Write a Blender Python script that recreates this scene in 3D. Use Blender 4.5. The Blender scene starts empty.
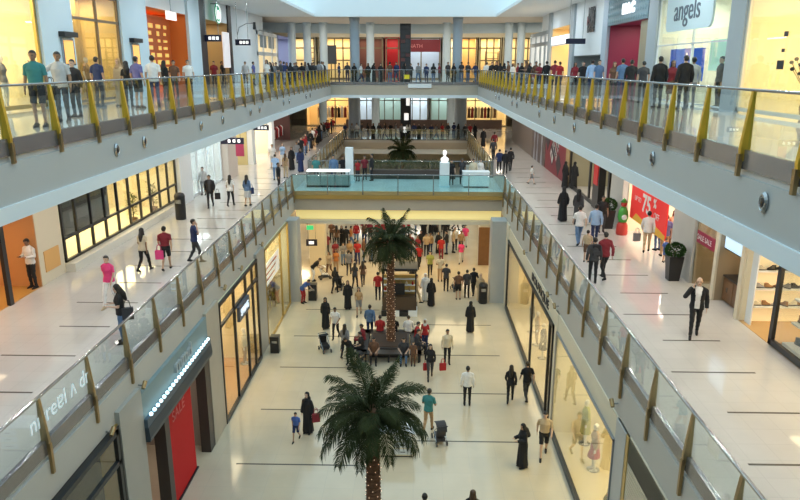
import bpy, bmesh, math, random
import numpy as np
from mathutils import Vector, Matrix
random.seed(7)
SC = bpy.context.scene
COL = SC.collection
PI = math.pi
# ---------------------------------------------------------------- helpers
def link(o):
    COL.objects.link(o)
    return o
class MB:
    """collects closed shapes and builds ONE mesh object"""
    def __init__(s): s.v = []; s.f = []
    def add(s, vs, fs):
        n = len(s.v); s.v += [tuple(v) for v in vs]; s.f += [tuple(i + n for i in f) for f in fs]; return s
    def box(s, x0, x1, y0, y1, z0, z1):
        if x0 > x1: x0, x1 = x1, x0
        if y0 > y1: y0, y1 = y1, y0
        if z0 > z1: z0, z1 = z1, z0
        v = [(x, y, z) for z in (z0, z1) for y in (y0, y1) for x in (x0, x1)]
        return s.add(v, [(0, 2, 3, 1), (4, 5, 7, 6), (0, 1, 5, 4), (2, 6, 7, 3), (0, 4, 6, 2), (1, 3, 7, 5)])
    def prism(s, poly, axis, a, b):
        """poly: 2-D outline, extruded along axis from a to b (x: (y,z)  y: (x,z)  z: (x,y))"""
        def P(p, t):
            return {'x': (t, p[0], p[1]), 'y': (p[0], t, p[1]), 'z': (p[0], p[1], t)}[axis]
        n = len(poly)
        v = [P(p, a) for p in poly] + [P(p, b) for p in poly]
        f = [tuple(range(n))[::-1], tuple(range(n, 2 * n))]
        for i in range(n):
            j = (i + 1) % n; f.append((i, j, n + j, n + i))
        return s.add(v, f)
    def ring(s, rings, closed_ends=True):
        """rings: list of lists of points, all the same length"""
        n = len(rings[0]); v = [p for r in rings for p in r]; f = []
        for k in range(len(rings) - 1):
            for i in range(n):
                j = (i + 1) % n
                f.append((k * n + i, k * n + j, (k + 1) * n + j, (k + 1) * n + i))
        if closed_ends:
            f.append(tuple(range(n))[::-1]); f.append(tuple(range((len(rings) - 1) * n, len(rings) * n)))
        return s.add(v, f)
    def cyl(s, p0, p1, r0, r1=None, n=12):
        r1 = r0 if r1 is None else r1
        p0 = Vector(p0); p1 = Vector(p1); d = (p1 - p0).normalized()
        a = d.orthogonal().normalized(); b = d.cross(a)
        R = lambda p, r: [p + (a * math.cos(2 * PI * i / n) + b * math.sin(2 * PI * i / n)) * r for i in range(n)]
        return s.ring([R(p0, r0), R(p1, r1)])
    def capsule(s, p0, p1, r0, r1, n=10):
        p0 = Vector(p0); p1 = Vector(p1); d = p1 - p0
        d = d.normalized() if d.length > 1e-6 else Vector((0, 0, 1))
        a = d.orthogonal().normalized(); b = d.cross(a); rr = []
        for k in range(4):
            t = -PI / 2 + PI / 2 * (k + .15) / 4
            rr.append((p0 + d * r0 * math.sin(t), r0 * math.cos(t)))
        rr.append((p0, r0)); rr.append((p1, r1))
        for k in range(1, 5):
            t = PI / 2 * (k - .15) / 4
            rr.append((p1 + d * r1 * math.sin(t), r1 * math.cos(t)))
        return s.ring([[c + (a * math.cos(2 * PI * i / n) + b * math.sin(2 * PI * i / n)) * r for i in range(n)] for c, r in rr])
    def ellip(s, c, rx, ry, rz, n=14, m=8):
        rr = []
        for k in range(m + 1):
            t = -PI / 2 + PI * (k + .1) / (m + .2)
            rr.append([(c[0] + rx * math.cos(t) * math.cos(2 * PI * i / n), c[1] + ry * math.cos(t) * math.sin(2 * PI * i / n), c[2] + rz * math.sin(t)) for i in range(n)])
        return s.ring(rr)
    def lathe(s, prof, c=(0, 0), n=20):
        return s.ring([[(c[0] + r * math.cos(2 * PI * i / n), c[1] + r * math.sin(2 * PI * i / n), z) for i in range(n)] for r, z in prof])
    def loft(s, secs, n=16):
        """secs: (z, rx, ry, cx, cy) elliptical sections"""
        return s.ring([[(cx + rx * math.cos(2 * PI * i / n), cy + ry * math.sin(2 * PI * i / n), z) for i in range(n)] for z, rx, ry, cx, cy in secs])
    def tube(s, pts, r, n=8):
        for a, b in zip(pts, pts[1:]): s.capsule(a, b, r, r, n)
        return s
    def rot(s, ang, c=(0, 0)):
        ca, sa = math.cos(ang), math.sin(ang)
        s.v = [(c[0] + (x - c[0]) * ca - (y - c[1]) * sa, c[1] + (x - c[0]) * sa + (y - c[1]) * ca, z) for x, y, z in s.v]; return s
    def mesh(s, name, smooth=False):
        m = bpy.data.meshes.new(name); m.from_pydata([tuple(v) for v in s.v], [], s.f); m.update()
        bm = bmesh.new(); bm.from_mesh(m); bmesh.ops.recalc_face_normals(bm, faces=bm.faces); bm.to_mesh(m); bm.free()
        if smooth:
            m.polygons.foreach_set('use_smooth', [True] * len(m.polygons))
        return m
    def build(s, name, mat, parent=None, smooth=False, loc=None, bevel=0):
        o = bpy.data.objects.new(name, s.mesh(name, smooth)); link(o)
        if mat: o.data.materials.append(mat)
        if parent: o.parent = parent
        if loc: o.location = loc
        if bevel:
            b = o.modifiers.new('bevel', 'BEVEL'); b.width = bevel; b.segments = 2; b.limit_method = 'ANGLE'
        return o
def tag(o, label=None, cat=None, group=None, kind=None):
    if label: o['label'] = label
    if cat: o['category'] = cat
    if group: o['group'] = group
    if kind: o['kind'] = kind
    return o
def thing(name, label, cat, loc=(0, 0, 0), rz=0, group=None):
    o = bpy.data.objects.new(name, None); link(o); o.empty_display_size = .2
    o.location = loc; o.rotation_euler = (0, 0, rz)
    return tag(o, label, cat, group)
def struct(name, mb, mat, parent=None, smooth=False):
    o = mb.build(name, mat, parent, smooth)
    if not parent: o['kind'] = 'structure'
    return o
def dup(o, parent=None):
    c = o.copy(); link(c)
    if parent: c.parent = parent
    for ch in o.children: dup(ch, c)
    return c
def text(name, body, size, mat, parent, loc, rot, ext=.01, sx=1, align='CENTER', bold=0):
    cu = bpy.data.curves.new(name, 'FONT'); cu.body = body; cu.size = size; cu.extrude = ext; cu.align_x = align; cu.align_y = 'CENTER'; cu.offset = bold
    t = bpy.data.objects.new('tmp', cu); link(t); dg = bpy.context.evaluated_depsgraph_get(); dg.update()
    me = bpy.data.meshes.new_from_object(t.evaluated_get(dg)); bpy.data.objects.remove(t); bpy.data.curves.remove(cu); me.name = name
    o = bpy.data.objects.new(name, me); link(o); me.materials.clear(); me.materials.append(mat)
    o.location = loc; o.rotation_euler = rot; o.scale = (sx, 1, 1)
    if parent: o.parent = parent
    return o
# text facing +X (read from the atrium on the left-hand walls) and facing -X (right-hand walls), facing -Y (towards the camera)
FX = (PI / 2, 0, PI / 2); FNX = (PI / 2, 0, -PI / 2); FNY = (PI / 2, 0, 0)
# ---------------------------------------------------------------- materials
_M = {}
def mat(name, col=(.8, .8, .8), rough=.5, metal=0, spec=.5, emit=None, es=0, noise=0, nscale=8, coat=0):
    if name in _M: return _M[name]
    m = bpy.data.materials.new(name); m.use_nodes = True; nt = m.node_tree; b = nt.nodes['Principled BSDF']
    b.inputs['Base Color'].default_value = (*col, 1); b.inputs['Roughness'].default_value = rough; b.inputs['Metallic'].default_value = metal
    b.inputs['Specular IOR Level'].default_value = spec
    if coat: b.inputs['Coat Weight'].default_value = coat; b.inputs['Coat Roughness'].default_value = .05
    if emit: b.inputs['Emission Color'].default_value = (*emit, 1); b.inputs['Emission Strength'].default_value = es
    if noise:
        tc = nt.nodes.new('ShaderNodeTexCoord'); n = nt.nodes.new('ShaderNodeTexNoise'); n.inputs['Scale'].default_value = nscale; n.inputs['Detail'].default_value = 4
        mx = nt.nodes.new('ShaderNodeMix'); mx.data_type = 'RGBA'
        mx.inputs[6].default_value = (*[c * (1 - noise) for c in col], 1); mx.inputs[7].default_value = (*[min(1, c * (1 + noise)) for c in col], 1)
        nt.links.new(tc.outputs['Object'], n.inputs['Vector']); nt.links.new(n.outputs['Fac'], mx.inputs[0]); nt.links.new(mx.outputs[2], b.inputs['Base Color'])
    _M[name] = m; return m
def glass_mat(name, tint=(.86, .95, .94), gloss=1.0, rough=.0, base=.05):
    if name in _M: return _M[name]
    m = bpy.data.materials.new(name); m.use_nodes = True; nt = m.node_tree; nt.nodes.clear()
    out = nt.nodes.new('ShaderNodeOutputMaterial'); t = nt.nodes.new('ShaderNodeBsdfTransparent'); g = nt.nodes.new('ShaderNodeBsdfGlossy')
    t.inputs[0].default_value = (*tint, 1); g.inputs['Roughness'].default_value = rough; g.inputs[0].default_value = (gloss, gloss, gloss, 1)
    lw = nt.nodes.new('ShaderNodeLayerWeight'); lw.inputs[0].default_value = .5
    pw = nt.nodes.new('ShaderNodeMath'); pw.operation = 'POWER'; pw.inputs[1].default_value = 4.0
    fr = nt.nodes.new('ShaderNodeMath'); fr.operation = 'MULTIPLY_ADD'; fr.inputs[1].default_value = .62; fr.inputs[2].default_value = base
    nt.links.new(lw.outputs['Facing'], pw.inputs[0]); nt.links.new(pw.outputs[0], fr.inputs[0])
    mx = nt.nodes.new('ShaderNodeMixShader')
    nt.links.new(fr.outputs[0], mx.inputs[0]); nt.links.new(t.outputs[0], mx.inputs[1]); nt.links.new(g.outputs[0], mx.inputs[2]); nt.links.new(mx.outputs[0], out.inputs[0])
    _M[name] = m; return m
def tile_mat(name, c1, c2, grout, sx, sy, rough=.12, spec=.5):
    """polished stone floor slabs: object-space brick pattern with hairline joints"""
    m = bpy.data.materials.new(name); m.use_nodes = True; nt = m.node_tree; b = nt.nodes['Principled BSDF']
    tc = nt.nodes.new('ShaderNodeTexCoord'); br = nt.nodes.new('ShaderNodeTexBrick'); br.offset = 0; br.squash = 1
    br.inputs['Color1'].default_value = (*c1, 1); br.inputs['Color2'].default_value = (*c2, 1); br.inputs['Mortar'].default_value = (*grout, 1)
    br.inputs['Scale'].default_value = 1; br.inputs['Mortar Size'].default_value = .006; br.inputs['Brick Width'].default_value = sx; br.inputs['Row Height'].default_value = sy
    n = nt.nodes.new('ShaderNodeTexNoise'); n.inputs['Scale'].default_value = .7; n.inputs['Detail'].default_value = 5
    mx = nt.nodes.new('ShaderNodeMix'); mx.data_type = 'RGBA'; mx.blend_type = 'MULTIPLY'; mx.inputs[0].default_value = .25
    nt.links.new(tc.outputs['Object'], br.inputs['Vector']); nt.links.new(tc.outputs['Object'], n.inputs['Vector'])
    nt.links.new(br.outputs['Color'], mx.inputs[6]); nt.links.new(n.outputs['Fac'], mx.inputs[7]); nt.links.new(mx.outputs[2], b.inputs['Base Color'])
    b.inputs['Roughness'].default_value = rough; b.inputs['Specular IOR Level'].default_value = spec
    _M[name] = m; return m
# ---------------------------------------------------------------- people
# a body is one closed surface: tapered limbs, torso, neck, head, hands fused by a voxel remesh
def remesh(mb, voxel, smooth=2):
    o = bpy.data.objects.new('tmp', mb.mesh('tmp')); link(o)
    r = o.modifiers.new('r', 'REMESH'); r.mode = 'VOXEL'; r.voxel_size = voxel; r.use_smooth_shade = True
    if smooth:
        s = o.modifiers.new('s', 'SMOOTH'); s.iterations = smooth; s.factor = .5
    dg = bpy.context.evaluated_depsgraph_get(); dg.update()
    me = bpy.data.meshes.new_from_object(o.evaluated_get(dg)); om = o.data
    bpy.data.objects.remove(o); bpy.data.meshes.remove(om)
    return me
V3 = lambda *a: Vector(a)
def joints(pose, fem):
    sw = .17 if fem else .195; J = {}
    J['sh'] = {s: V3(s * (sw - .012), -.005, 1.385) for s in (-1, 1)}
    J['el'] = {s: V3(s * (sw + .045), -.03, 1.13) for s in (-1, 1)}
    J['wr'] = {s: V3(s * (sw + .06), .04, .89) for s in (-1, 1)}
    J['hd'] = {s: V3(0, .15, -1).normalized() for s in (-1, 1)}          # hand direction
    J['hip'] = {s: V3(s * .09, 0, .92) for s in (-1, 1)}
    J['kn'] = {s: V3(s * .10, .025, .50) for s in (-1, 1)}
    J['an'] = {s: V3(s * .105, -.02, .085) for s in (-1, 1)}
    J['toe'] = {s: V3(s * .03, 1, 0).normalized() for s in (-1, 1)}
    J['lean'] = 0; J['drop'] = 0; J['head'] = 0
    if pose == 'walk':
        J['kn'][1] = V3(.09, .19, .53); J['an'][1] = V3(.09, .27, .10)
        J['kn'][-1] = V3(-.09, -.03, .50); J['an'][-1] = V3(-.09, -.33, .17); J['toe'][-1] = V3(0, .8, -.55).normalized()
        J['el'][1] = V3(sw + .05, -.12, 1.15); J['wr'][1] = V3(sw + .05, -.10, .90); J['hd'][1] = V3(0, .2, -1).normalized()
        J['el'][-1] = V3(-sw - .05, .06, 1.14); J['wr'][-1] = V3(-sw - .03, .22, .95); J['hd'][-1] = V3(0, .6, -.8).normalized()
        J['lean'] = .05; J['drop'] = .03
    if pose == 'stroll':
        J['kn'][1] = V3(.09, .10, .51); J['an'][1] = V3(.09, .12, .09); J['an'][-1] = V3(-.09, -.14, .10); J['toe'][-1] = V3(0, .95, -.15).normalized()
        J['el'][1] = V3(sw + .05, -.09, 1.14); J['wr'][1] = V3(sw + .05, -.03, .89); J['el'][-1] = V3(-sw - .05, .02, 1.13); J['wr'][-1] = V3(-sw - .03, .14, .91)
    if pose in ('phone',):
        J['kn'][1] = V3(.09, .15, .52); J['an'][1] = V3(.09, .20, .09)
        J['kn'][-1] = V3(-.09, -.02, .50); J['an'][-1] = V3(-.09, -.24, .13); J['toe'][-1] = V3(0, .85, -.4).normalized()
        J['el'][1] = V3(sw + .13, .10, 1.20); J['wr'][1] = V3(.14, .11, 1.50); J['hd'][1] = V3(-.22, -.30, .9).normalized()
        J['drop'] = .02
    if pose == 'hold':
        for s in (-1, 1):
            J['el'][s] = V3(s * (sw + .05), .03, 1.15); J['wr'][s] = V3(s * .13, .27, 1.16); J['hd'][s] = V3(-s * .35, 1, .1).normalized()
        J['head'] = .25
    if pose == 'push':
        J['kn'][1] = V3(.09, .15, .52); J['an'][1] = V3(.09, .19, .09)
        J['kn'][-1] = V3(-.09, -.05, .50); J['an'][-1] = V3(-.09, -.30, .15); J['toe'][-1] = V3(0, .8, -.5).normalized()
        for s in (-1, 1):
            J['el'][s] = V3(s * (sw + .05), .05, 1.14); J['wr'][s] = V3(s * .17, .34, 1.04); J['hd'][s] = V3(0, 1, -.15).normalized()
        J['lean'] = .12; J['drop'] = .02
    if pose == 'point':
        J['el'][1] = V3(sw + .20, .08, 1.22); J['wr'][1] = V3(sw + .36, .14, 1.43); J['hd'][1] = V3(.75, .2, .75).normalized()
    if pose == 'sit':
        J['drop'] = .46
        for s in (-1, 1):
            J['hip'][s] = V3(s * .10, 0, .92); J['kn'][s] = V3(s * .13, .42, .97); J['an'][s] = V3(s * .12, .44, .55); J['toe'][s] = V3(s * .1, 1, 0).normalized()
            J['el'][s] = V3(s * (sw + .05), .05, 1.15); J['wr'][s] = V3(s * .13, .26, 1.07); J['hd'][s] = V3(-s * .2, 1, -.3).normalized()
        J['lean'] = .10; J['head'] = .15
    if pose == 'bend':
        J['lean'] = .75
        for s in (-1, 1):
            J['kn'][s] = V3(s * .10, .08, .51); J['an'][s] = V3(s * .105, 0, .085)
            J['el'][s] = V3(s * (sw + .03), .20, 1.25); J['wr'][s] = V3(s * .16, .42, 1.32); J['hd'][s] = V3(0, 1, .5).normalized()
    return J
_B = {}
def body(pose, fem):
    """returns dict(mesh, centres, labels, bones)"""
    k = (pose, fem)
    if k in _B: return _B[k]
    J = joints(pose, fem); lean = J['lean']; drop = J['drop']
    piv = V3(0, 0, .93); RL = Matrix.Rotation(-lean, 3, 'X')
    up = lambda p: RL @ (Vector(p) - piv) + piv - V3(0, 0, drop)
    RH = Matrix.Rotation(-J['head'], 3, 'X'); np_ = V3(0, 0, 1.49)
    hd = lambda p: up(RH @ (Vector(p) - np_) + np_)
    lo = lambda p: Vector(p) - V3(0, 0, drop)
    mb = MB(); bones = []
    def cap(lab, a, b, r0, r1, n=10):
        mb.capsule(a, b, r0, r1, n); bones.append((lab, Vector(a), Vector(b), r0, r1))
    def blob(c, rx, ry, rz, f):
        t = MB().ellip(c, rx, ry, rz); mb.add([f(v) for v in t.v], t.f)
    # torso
    if fem:
        S = [(.84, .12, .10, 0, -.01), (.90, .168, .125, 0, -.015), (.98, .165, .12, 0, -.01), (1.10, .125, .095, 0, 0), (1.18, .135, .10, 0, .005), (1.28, .155, .125, 0, .02), (1.37, .155, .10, 0, .005), (1.42, .115, .08, 0, 0), (1.475, .055, .055, 0, 0)]
    else:
        S = [(.84, .12, .10, 0, 0), (.90, .16, .12, 0, -.01), (.98, .158, .115, 0, 0), (1.10, .15, .11, 0, .005), (1.22, .168, .12, 0, .005), (1.32, .178, .125, 0, .005), (1.39, .155, .10, 0, 0), (1.45, .10, .075, 0, 0), (1.485, .065, .06, 0, 0)]
    t = MB().loft(S); mb.add([up(v) for v in t.v], t.f)
    bones.append(('torso', up((0, 0, 1.02)), up((0, 0, 1.36)), .15, .16)); bones.append(('pelvis', up((0, 0, .88)), up((0, 0, .96)), .14, .155))
    cap('neck', up((0, -.005, 1.44)), hd((0, .005, 1.56)), .056 if not fem else .048, .05 if not fem else .044)
    # head: skull, jaw, nose, ears, brow, lips
    blob((0, 0, 1.655), .076, .094, .097, hd); blob((0, .028, 1.595), .056, .062, .072, hd)
    blob((0, .096, 1.620), .012, .017, .024, hd); blob((0, .088, 1.575), .024, .012, .010, hd); blob((0, .082, 1.545), .022, .018, .016, hd); blob((0, .080, 1.668), .050, .016, .010, hd)
    for s in (-1, 1): blob((s * .078, -.002, 1.632), .012, .020, .030, hd)
    bones.append(('head', hd((0, .01, 1.59)), hd((0, 0, 1.67)), .07, .09))
    g = .88 if fem else 1.0
    for s in (-1, 1):
        sh, el, wr = up(J['sh'][s]), up(J['el'][s]), up(J['wr'][s]); d = (RL @ J['hd'][s]).normalized()
        cap('uparm', sh, el, .050 * g, .040 * g); mb.capsule(up((s * .05, -.01, 1.445)), sh + V3(0, 0, .012), .045, .040 * g); cap('forearm', el, wr, .041 * g, .027 * g)
        # hand: palm, four unequal fingers bent at the knuckle, thumb off the side of the palm
        side = V3(1, 0, 0) - d * d.x
        side = (side if side.length > .2 else V3(0, 1, 0) - d * d.y).normalized(); nrm = d.cross(side).normalized()
        inn = -s                                                      # thumb on the inner / forward side
        fwd = nrm if nrm.y > 0 else -nrm
        wid = fwd; flat = side                                        # palm faces the thigh
        if pose in ('hold', 'push', 'sit') : wid, flat = side * (-s), fwd
        pc = wr + d * .055
        for q in (-1, 0, 1): mb.capsule(wr + d * .01 + wid * q * .012, pc + wid * q * .022 + d * .012, .016, .015, 8)
        curl = (-s * flat if abs(flat.x) > .5 else -flat) * .35
        for q, L in zip((-1.5, -.5, .5, 1.5), (.058, .072, .078, .068)):
            a0 = pc + d * .02 + wid * q * .017; a1 = a0 + (d + wid * q * .10) * L * .55; a2 = a1 + (d + wid * q * .06 + curl).normalized() * L * .5
            mb.capsule(a0, a1, .0088, .0082, 6); mb.capsule(a1, a2, .0082, .0070, 6)
        t0 = wr + d * .028 + wid * .020; t1 = t0 + (d * .55 + wid * .8 + curl * .3).normalized() * .036; t2 = t1 + (d * .9 + wid * .35 + curl * .6).normalized() * .032
        mb.capsule(t0, t1, .011, .0098, 6); mb.capsule(t1, t2, .0098, .0078, 6)
        bones.append(('hand', wr + d * .03, wr + d * .17, .03, .025))
        hp, kn, an = lo(J['hip'][s]), lo(J['kn'][s]), lo(J['an'][s])
        if lean > .5: hp = hp + V3(0, -.02, 0)
        cap('thigh', hp, kn, .085 if fem else .082, .054); cap('shin', kn, an, .052, .034)
        mid = kn.lerp(an, .30) + V3(0, -.018, 0); mb.capsule(kn.lerp(an, .1), mid, .045, .05)
        tv = J['toe'][s]; heel = an - tv * .045 - V3(0, 0, .048); ball = an + tv * .12 - V3(0, 0, .058)
        if tv.z < -.2: ball = an + tv * .14
        mb.capsule(an, heel, .036, .033); mb.capsule(heel, ball, .034, .036); mb.capsule(an + tv * .02, ball, .034, .030); mb.capsule(ball, ball + tv * .05 + V3(0, 0, -.004), .036, .026)
        bones.append(('foot', heel, ball + tv * .04, .04, .035)); bones.append(('foot', an, ball, .03, .03))
    me = remesh(mb, .011, 2)
    n = len(me.polygons); c = np.empty(n * 3); me.polygons.foreach_get('center', c); c = c.reshape(-1, 3)
    D = []
    for lab, a, b, r0, r1 in bones:
        a = np.array(a); b = np.array(b); ab = b - a; tt = np.clip(((c - a) @ ab) / (ab @ ab), 0, 1)
        D.append(np.linalg.norm(c - (a + tt[:, None] * ab), axis=1) - (r0 + (r1 - r0) * tt))
    D = np.array(D); idx = D.argmin(0); lab = np.array([b[0] for b in bones])[idx]; sd = np.array([np.sign(b[1][0]) for b in bones])[idx]
    cu = (c - np.array(piv - V3(0, 0, drop))) @ np.array(RL) + np.array(piv)      # torso upright again
    tpar = np.empty(n)
    for i, (l, a, b, r0, r1) in enumerate(bones):
        mk = idx == i
        if mk.any():
            a = np.array(a); ab = np.array(b) - a; tpar[mk] = ((c[mk] - a) @ ab) / (ab @ ab)
    # head-local coordinates for hair, eyes, lips
    Rinv = np.array((RL @ RH).inverted()); o = np.array(hd(np_)); hl = (c - o) @ Rinv.T + np.array(np_)
    B = dict(me=me, sd=sd, cu=cu, c=c, lab=lab, t=tpar, hl=hl, up=up, hd=hd, J=J, drop=drop, lo=lo)
    mi = np.zeros(n, int)
    for s in (-1, 1):
        mi[(lab == 'head') & (np.abs(hl[:, 0] - s * .030) < .014) & (np.abs(hl[:, 2] - 1.640) < .008) & (hl[:, 1] > .05)] = 1
    mi[(lab == 'head') & (np.abs(hl[:, 0]) < .022) & (np.abs(hl[:, 2] - 1.575) < .008) & (hl[:, 1] > .07)] = 2
    me.polygons.foreach_set('material_index', mi.astype(np.int32)); me.name = 'body'
    _B[k] = B; return B
def shell(B, mask, off, name, wob=0):
    """a garment: the body faces in mask lifted off the skin"""
    me = B['me']; nv = len(me.vertices); co = np.empty(nv * 3); me.vertices.foreach_get('co', co); co = co.reshape(-1, 3)
    no = np.empty(nv * 3); me.vertex_normals.foreach_get('vector', no); no = no.reshape(-1, 3)
    polys = me.polygons; fs = [tuple(polys[i].vertices) for i in np.nonzero(mask)[0]]
    used = sorted({v for f in fs for v in f}); mp = {v: i for i, v in enumerate(used)}
    o = off if np.isscalar(off) else None
    P = co[used] + no[used] * off
    if wob: P += no[used] * (wob * np.sin(co[used][:, 2:3] * 38 + co[used][:, 0:1] * 25) * .5)
    m = bpy.data.meshes.new(name); m.from_pydata([tuple(p) for p in P], [], [tuple(mp[v] for v in f) for f in fs]); m.update()
    m.polygons.foreach_set('use_smooth', [True] * len(m.polygons)); return m
_G = {}
def garment(kind, pose, fem):
    k = (kind, pose, fem)
    if k in _G: return _G[k]
    B = body(pose, fem); lab, t, c, hl, cu = B['lab'], B['t'], B['c'], B['hl'], B['cu']; waist = np.isin(lab, ('torso', 'pelvis', 'thigh')) & (cu[:, 2] > (.88 if pose != 'sit' else .93)); isin = lambda *a: np.isin(lab, a)
    if kind in ('tee', 'top'):
        lim = .75 if kind == 'tee' else .25
        m = shell(B, waist | ((lab == 'uparm') & (t < lim)) | ((lab == 'neck') & (t < .05)), .016, 'shirt', .006)
    elif kind == 'longsleeve':
        m = shell(B, waist | (lab == 'uparm') | ((lab == 'forearm') & (t < .97)) | ((lab == 'neck') & (t < .12)), .018, 'long_sleeved_shirt', .007)
    elif kind == 'jacket':
        m = shell(B, ((isin('torso', 'pelvis', 'uparm') | ((lab == 'thigh') & (cu[:, 2] > .84))) & ~((np.abs(c[:, 0]) < .055 + .10 * np.clip(c[:, 2] - 1.15, 0, 1)) & (c[:, 1] > .03) & isin('torso', 'pelvis', 'thigh'))) | ((lab == 'forearm') & (t < .95)) | ((lab == 'neck') & (t < .25) & (c[:, 1] < .02)), .026, 'jacket', .006)
    elif kind == 'trousers':
        m = shell(B, isin('pelvis', 'thigh', 'shin') & ~((lab == 'shin') & (t > 1.02)), .012, 'trousers', .008)
    elif kind == 'shorts':
        m = shell(B, isin('pelvis') | ((lab == 'thigh') & (t < .88)), .018, 'shorts', .008)
    elif kind in ('shoe-1', 'shoe1'):
        m = shell(B, (isin('foot') | ((lab == 'shin') & (t > 1.0))) & (B['sd'] == int(kind[4:])), .007, 'shoe')
    elif kind == 'hair':
        m = shell(B, (lab == 'head') & ((hl[:, 2] > 1.688) | ((hl[:, 1] < .02 - .6 * (1.66 - hl[:, 2])) & (hl[:, 2] > 1.575) & ((np.abs(hl[:, 0]) < .07) | (hl[:, 2] > 1.65)))), .012, 'hair', .004)
    elif kind == 'longhair':
        mb = MB(); hd = B['hd']
        for (p, q, r0, r1) in [((0, -.015, 1.675), (0, -.02, 1.66), .096, .098), ((0, -.055, 1.62), (0, -.10, 1.42), .075, .085), ((0, -.10, 1.42), (0, -.115, 1.27), .085, .05), ((.062, -.005, 1.64), (.085, -.01, 1.45), .030, .035), ((-.062, -.005, 1.64), (-.085, -.01, 1.45), .030, .035)]:
            mb.capsule(hd(p), hd(q), r0, r1, 12)
        m0 = remesh(mb, .014, 2); n = len(m0.polygons)
        bm = bmesh.new(); bm.from_mesh(m0); inv = Matrix(np.array((Matrix.Identity(3))).tolist())
        Ri = (Matrix.Rotation(-B['J']['lean'], 3, 'X') @ Matrix.Rotation(-B['J']['head'], 3, 'X')).inverted(); o = hd(V3(0, 0, 1.49))
        dl = []
        for f in bm.faces:
            q = Ri @ (f.calc_center_median() - o) + V3(0, 0, 1.49)
            if q.y > .045 and q.z < 1.70: dl.append(f)
        bmesh.ops.delete(bm, geom=dl, context='FACES'); m = bpy.data.meshes.new('long_hair'); bm.to_mesh(m); bm.free(); bpy.data.meshes.remove(m0)
        m.polygons.foreach_set('use_smooth', [True] * len(m.polygons))
    elif kind in ('abaya', 'kandura', 'skirt', 'dress'):
        mb = MB(); up = B['up']; J = B['J']; lo = B['lo']
        w = 1.0 if kind != 'kandura' else .95
        if kind == 'skirt':
            t_ = MB().loft([(.50, .20, .21, 0, .02), (.62, .195, .195, 0, .015), (.78, .185, .155, 0, 0), (.92, .18, .145, 0, 0), (1.02, .155, .125, 0, 0)], 20)
            mb.add([lo(v) for v in t_.v], t_.f)
        else:
            zb = .06 if kind != 'dress' else .45; stride = .10 if pose in ('stroll', 'push', 'phone') else 0
            secs = [(zb, .22 * w, .20 * w + stride, 0, -.01), (.35 if zb < .3 else .55, .205 * w, .175 * w + stride * .7, 0, 0), (.65, .195 * w, .165 * w + stride * .3, 0, 0), (.92, .195 * w, .16 * w, 0, -.01), (1.12, .175 * w, .14 * w, 0, 0), (1.30, .19 * w, .145 * w, 0, .01), (1.39, .165 * w, .118 * w, 0, 0), (1.45, .105 * w, .088 * w, 0, 0), (1.50, .066, .064, 0, 0)]
            t_ = MB().loft(secs, 24); vs = []
            for v in t_.v:
                v = Vector(v)
                vs.append(up(v) if v.z > .93 else lo(v))
            if pose == 'sit':
                t_ = MB().loft([s_ for s_ in secs if s_[0] > .85], 24); vs = [up(v) for v in t_.v]
                for s in (-1, 1):
                    mb.capsule(lo(J['hip'][s]), lo(J['kn'][s]), .115, .10); mb.capsule(lo(J['kn'][s]), lo(J['an'][s]), .10, .11)
            mb.add(vs, t_.f)
            for s in (-1, 1):
                sh, el, wr = up(J['sh'][s]), up(J['el'][s]), up(J['wr'][s])
                mb.capsule(sh, el, .066, .068); mb.capsule(up((s * .05, -.01, 1.44)), sh, .06, .06); mb.capsule(el, el.lerp(wr, .9), .068, .072 if kind == 'abaya' else .05)
        m = remesh(mb, .02, 3); m.name = {'abaya': 'black_robe', 'kandura': 'white_robe', 'skirt': 'skirt', 'dress': 'dress'}[kind]
        # soft folds towards the hem
        nv = len(m.vertices); co = np.empty(nv * 3); m.vertices.foreach_get('co', co); co = co.reshape(-1, 3)
        ang = np.arctan2(co[:, 1], co[:, 0]); amp = np.clip((1.05 - co[:, 2]) / 1.0, 0, 1) * .018 * (pose != 'sit')
        r = np.hypot(co[:, 0], co[:, 1]) + 1e-6; k2 = 1 + amp * np.sin(ang * 9 + co[:, 2] * 2) / r
        co[:, 0] *= k2; co[:, 1] *= k2; m.vertices.foreach_set('co', co.ravel()); m.update()
    elif kind in ('scarf', 'ghutra'):
        mb = MB(); hd = B['hd']
        for (p, q, r0, r1) in [((0, -.012, 1.672), (0, -.015, 1.65), .100, .100), ((0, -.03, 1.60), (0, -.04, 1.46), .085, .125), ((0, .01, 1.52), (0, .02, 1.44), .075, .115), ((0, -.08, 1.46), (0, -.125, 1.22), .11, .09)]:
            mb.capsule(hd(p), hd(q), r0, r1, 12)
        m0 = remesh(mb, .014, 2); bm = bmesh.new(); bm.from_mesh(m0)
        Ri = (Matrix.Rotation(-B['J']['lean'], 3, 'X') @ Matrix.Rotation(-B['J']['head'], 3, 'X')).inverted(); o = hd(V3(0, 0, 1.49)); dl = []
        for f in bm.faces:
            q = Ri @ (f.calc_center_median() - o) + V3(0, 0, 1.49)
            if q.y > .045 and 1.54 < q.z < 1.72 and abs(q.x) < .062: dl.append(f)
        bmesh.ops.delete(bm, geom=dl, context='FACES'); m = bpy.data.meshes.new('head_scarf'); bm.to_mesh(m); bm.free(); bpy.data.meshes.remove(m0)
        m.polygons.foreach_set('use_smooth', [True] * len(m.polygons))
    _G[k] = m; return m
SKIN = [mat('skin_tan', (.48, .29, .19), .55), mat('skin_light', (.62, .42, .31), .55), mat('skin_brown', (.30, .17, .10), .55)]
EYE = mat('eye_dark', (.03, .02, .02), .3); LIP = mat('lip', (.40, .16, .13), .5)
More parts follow.
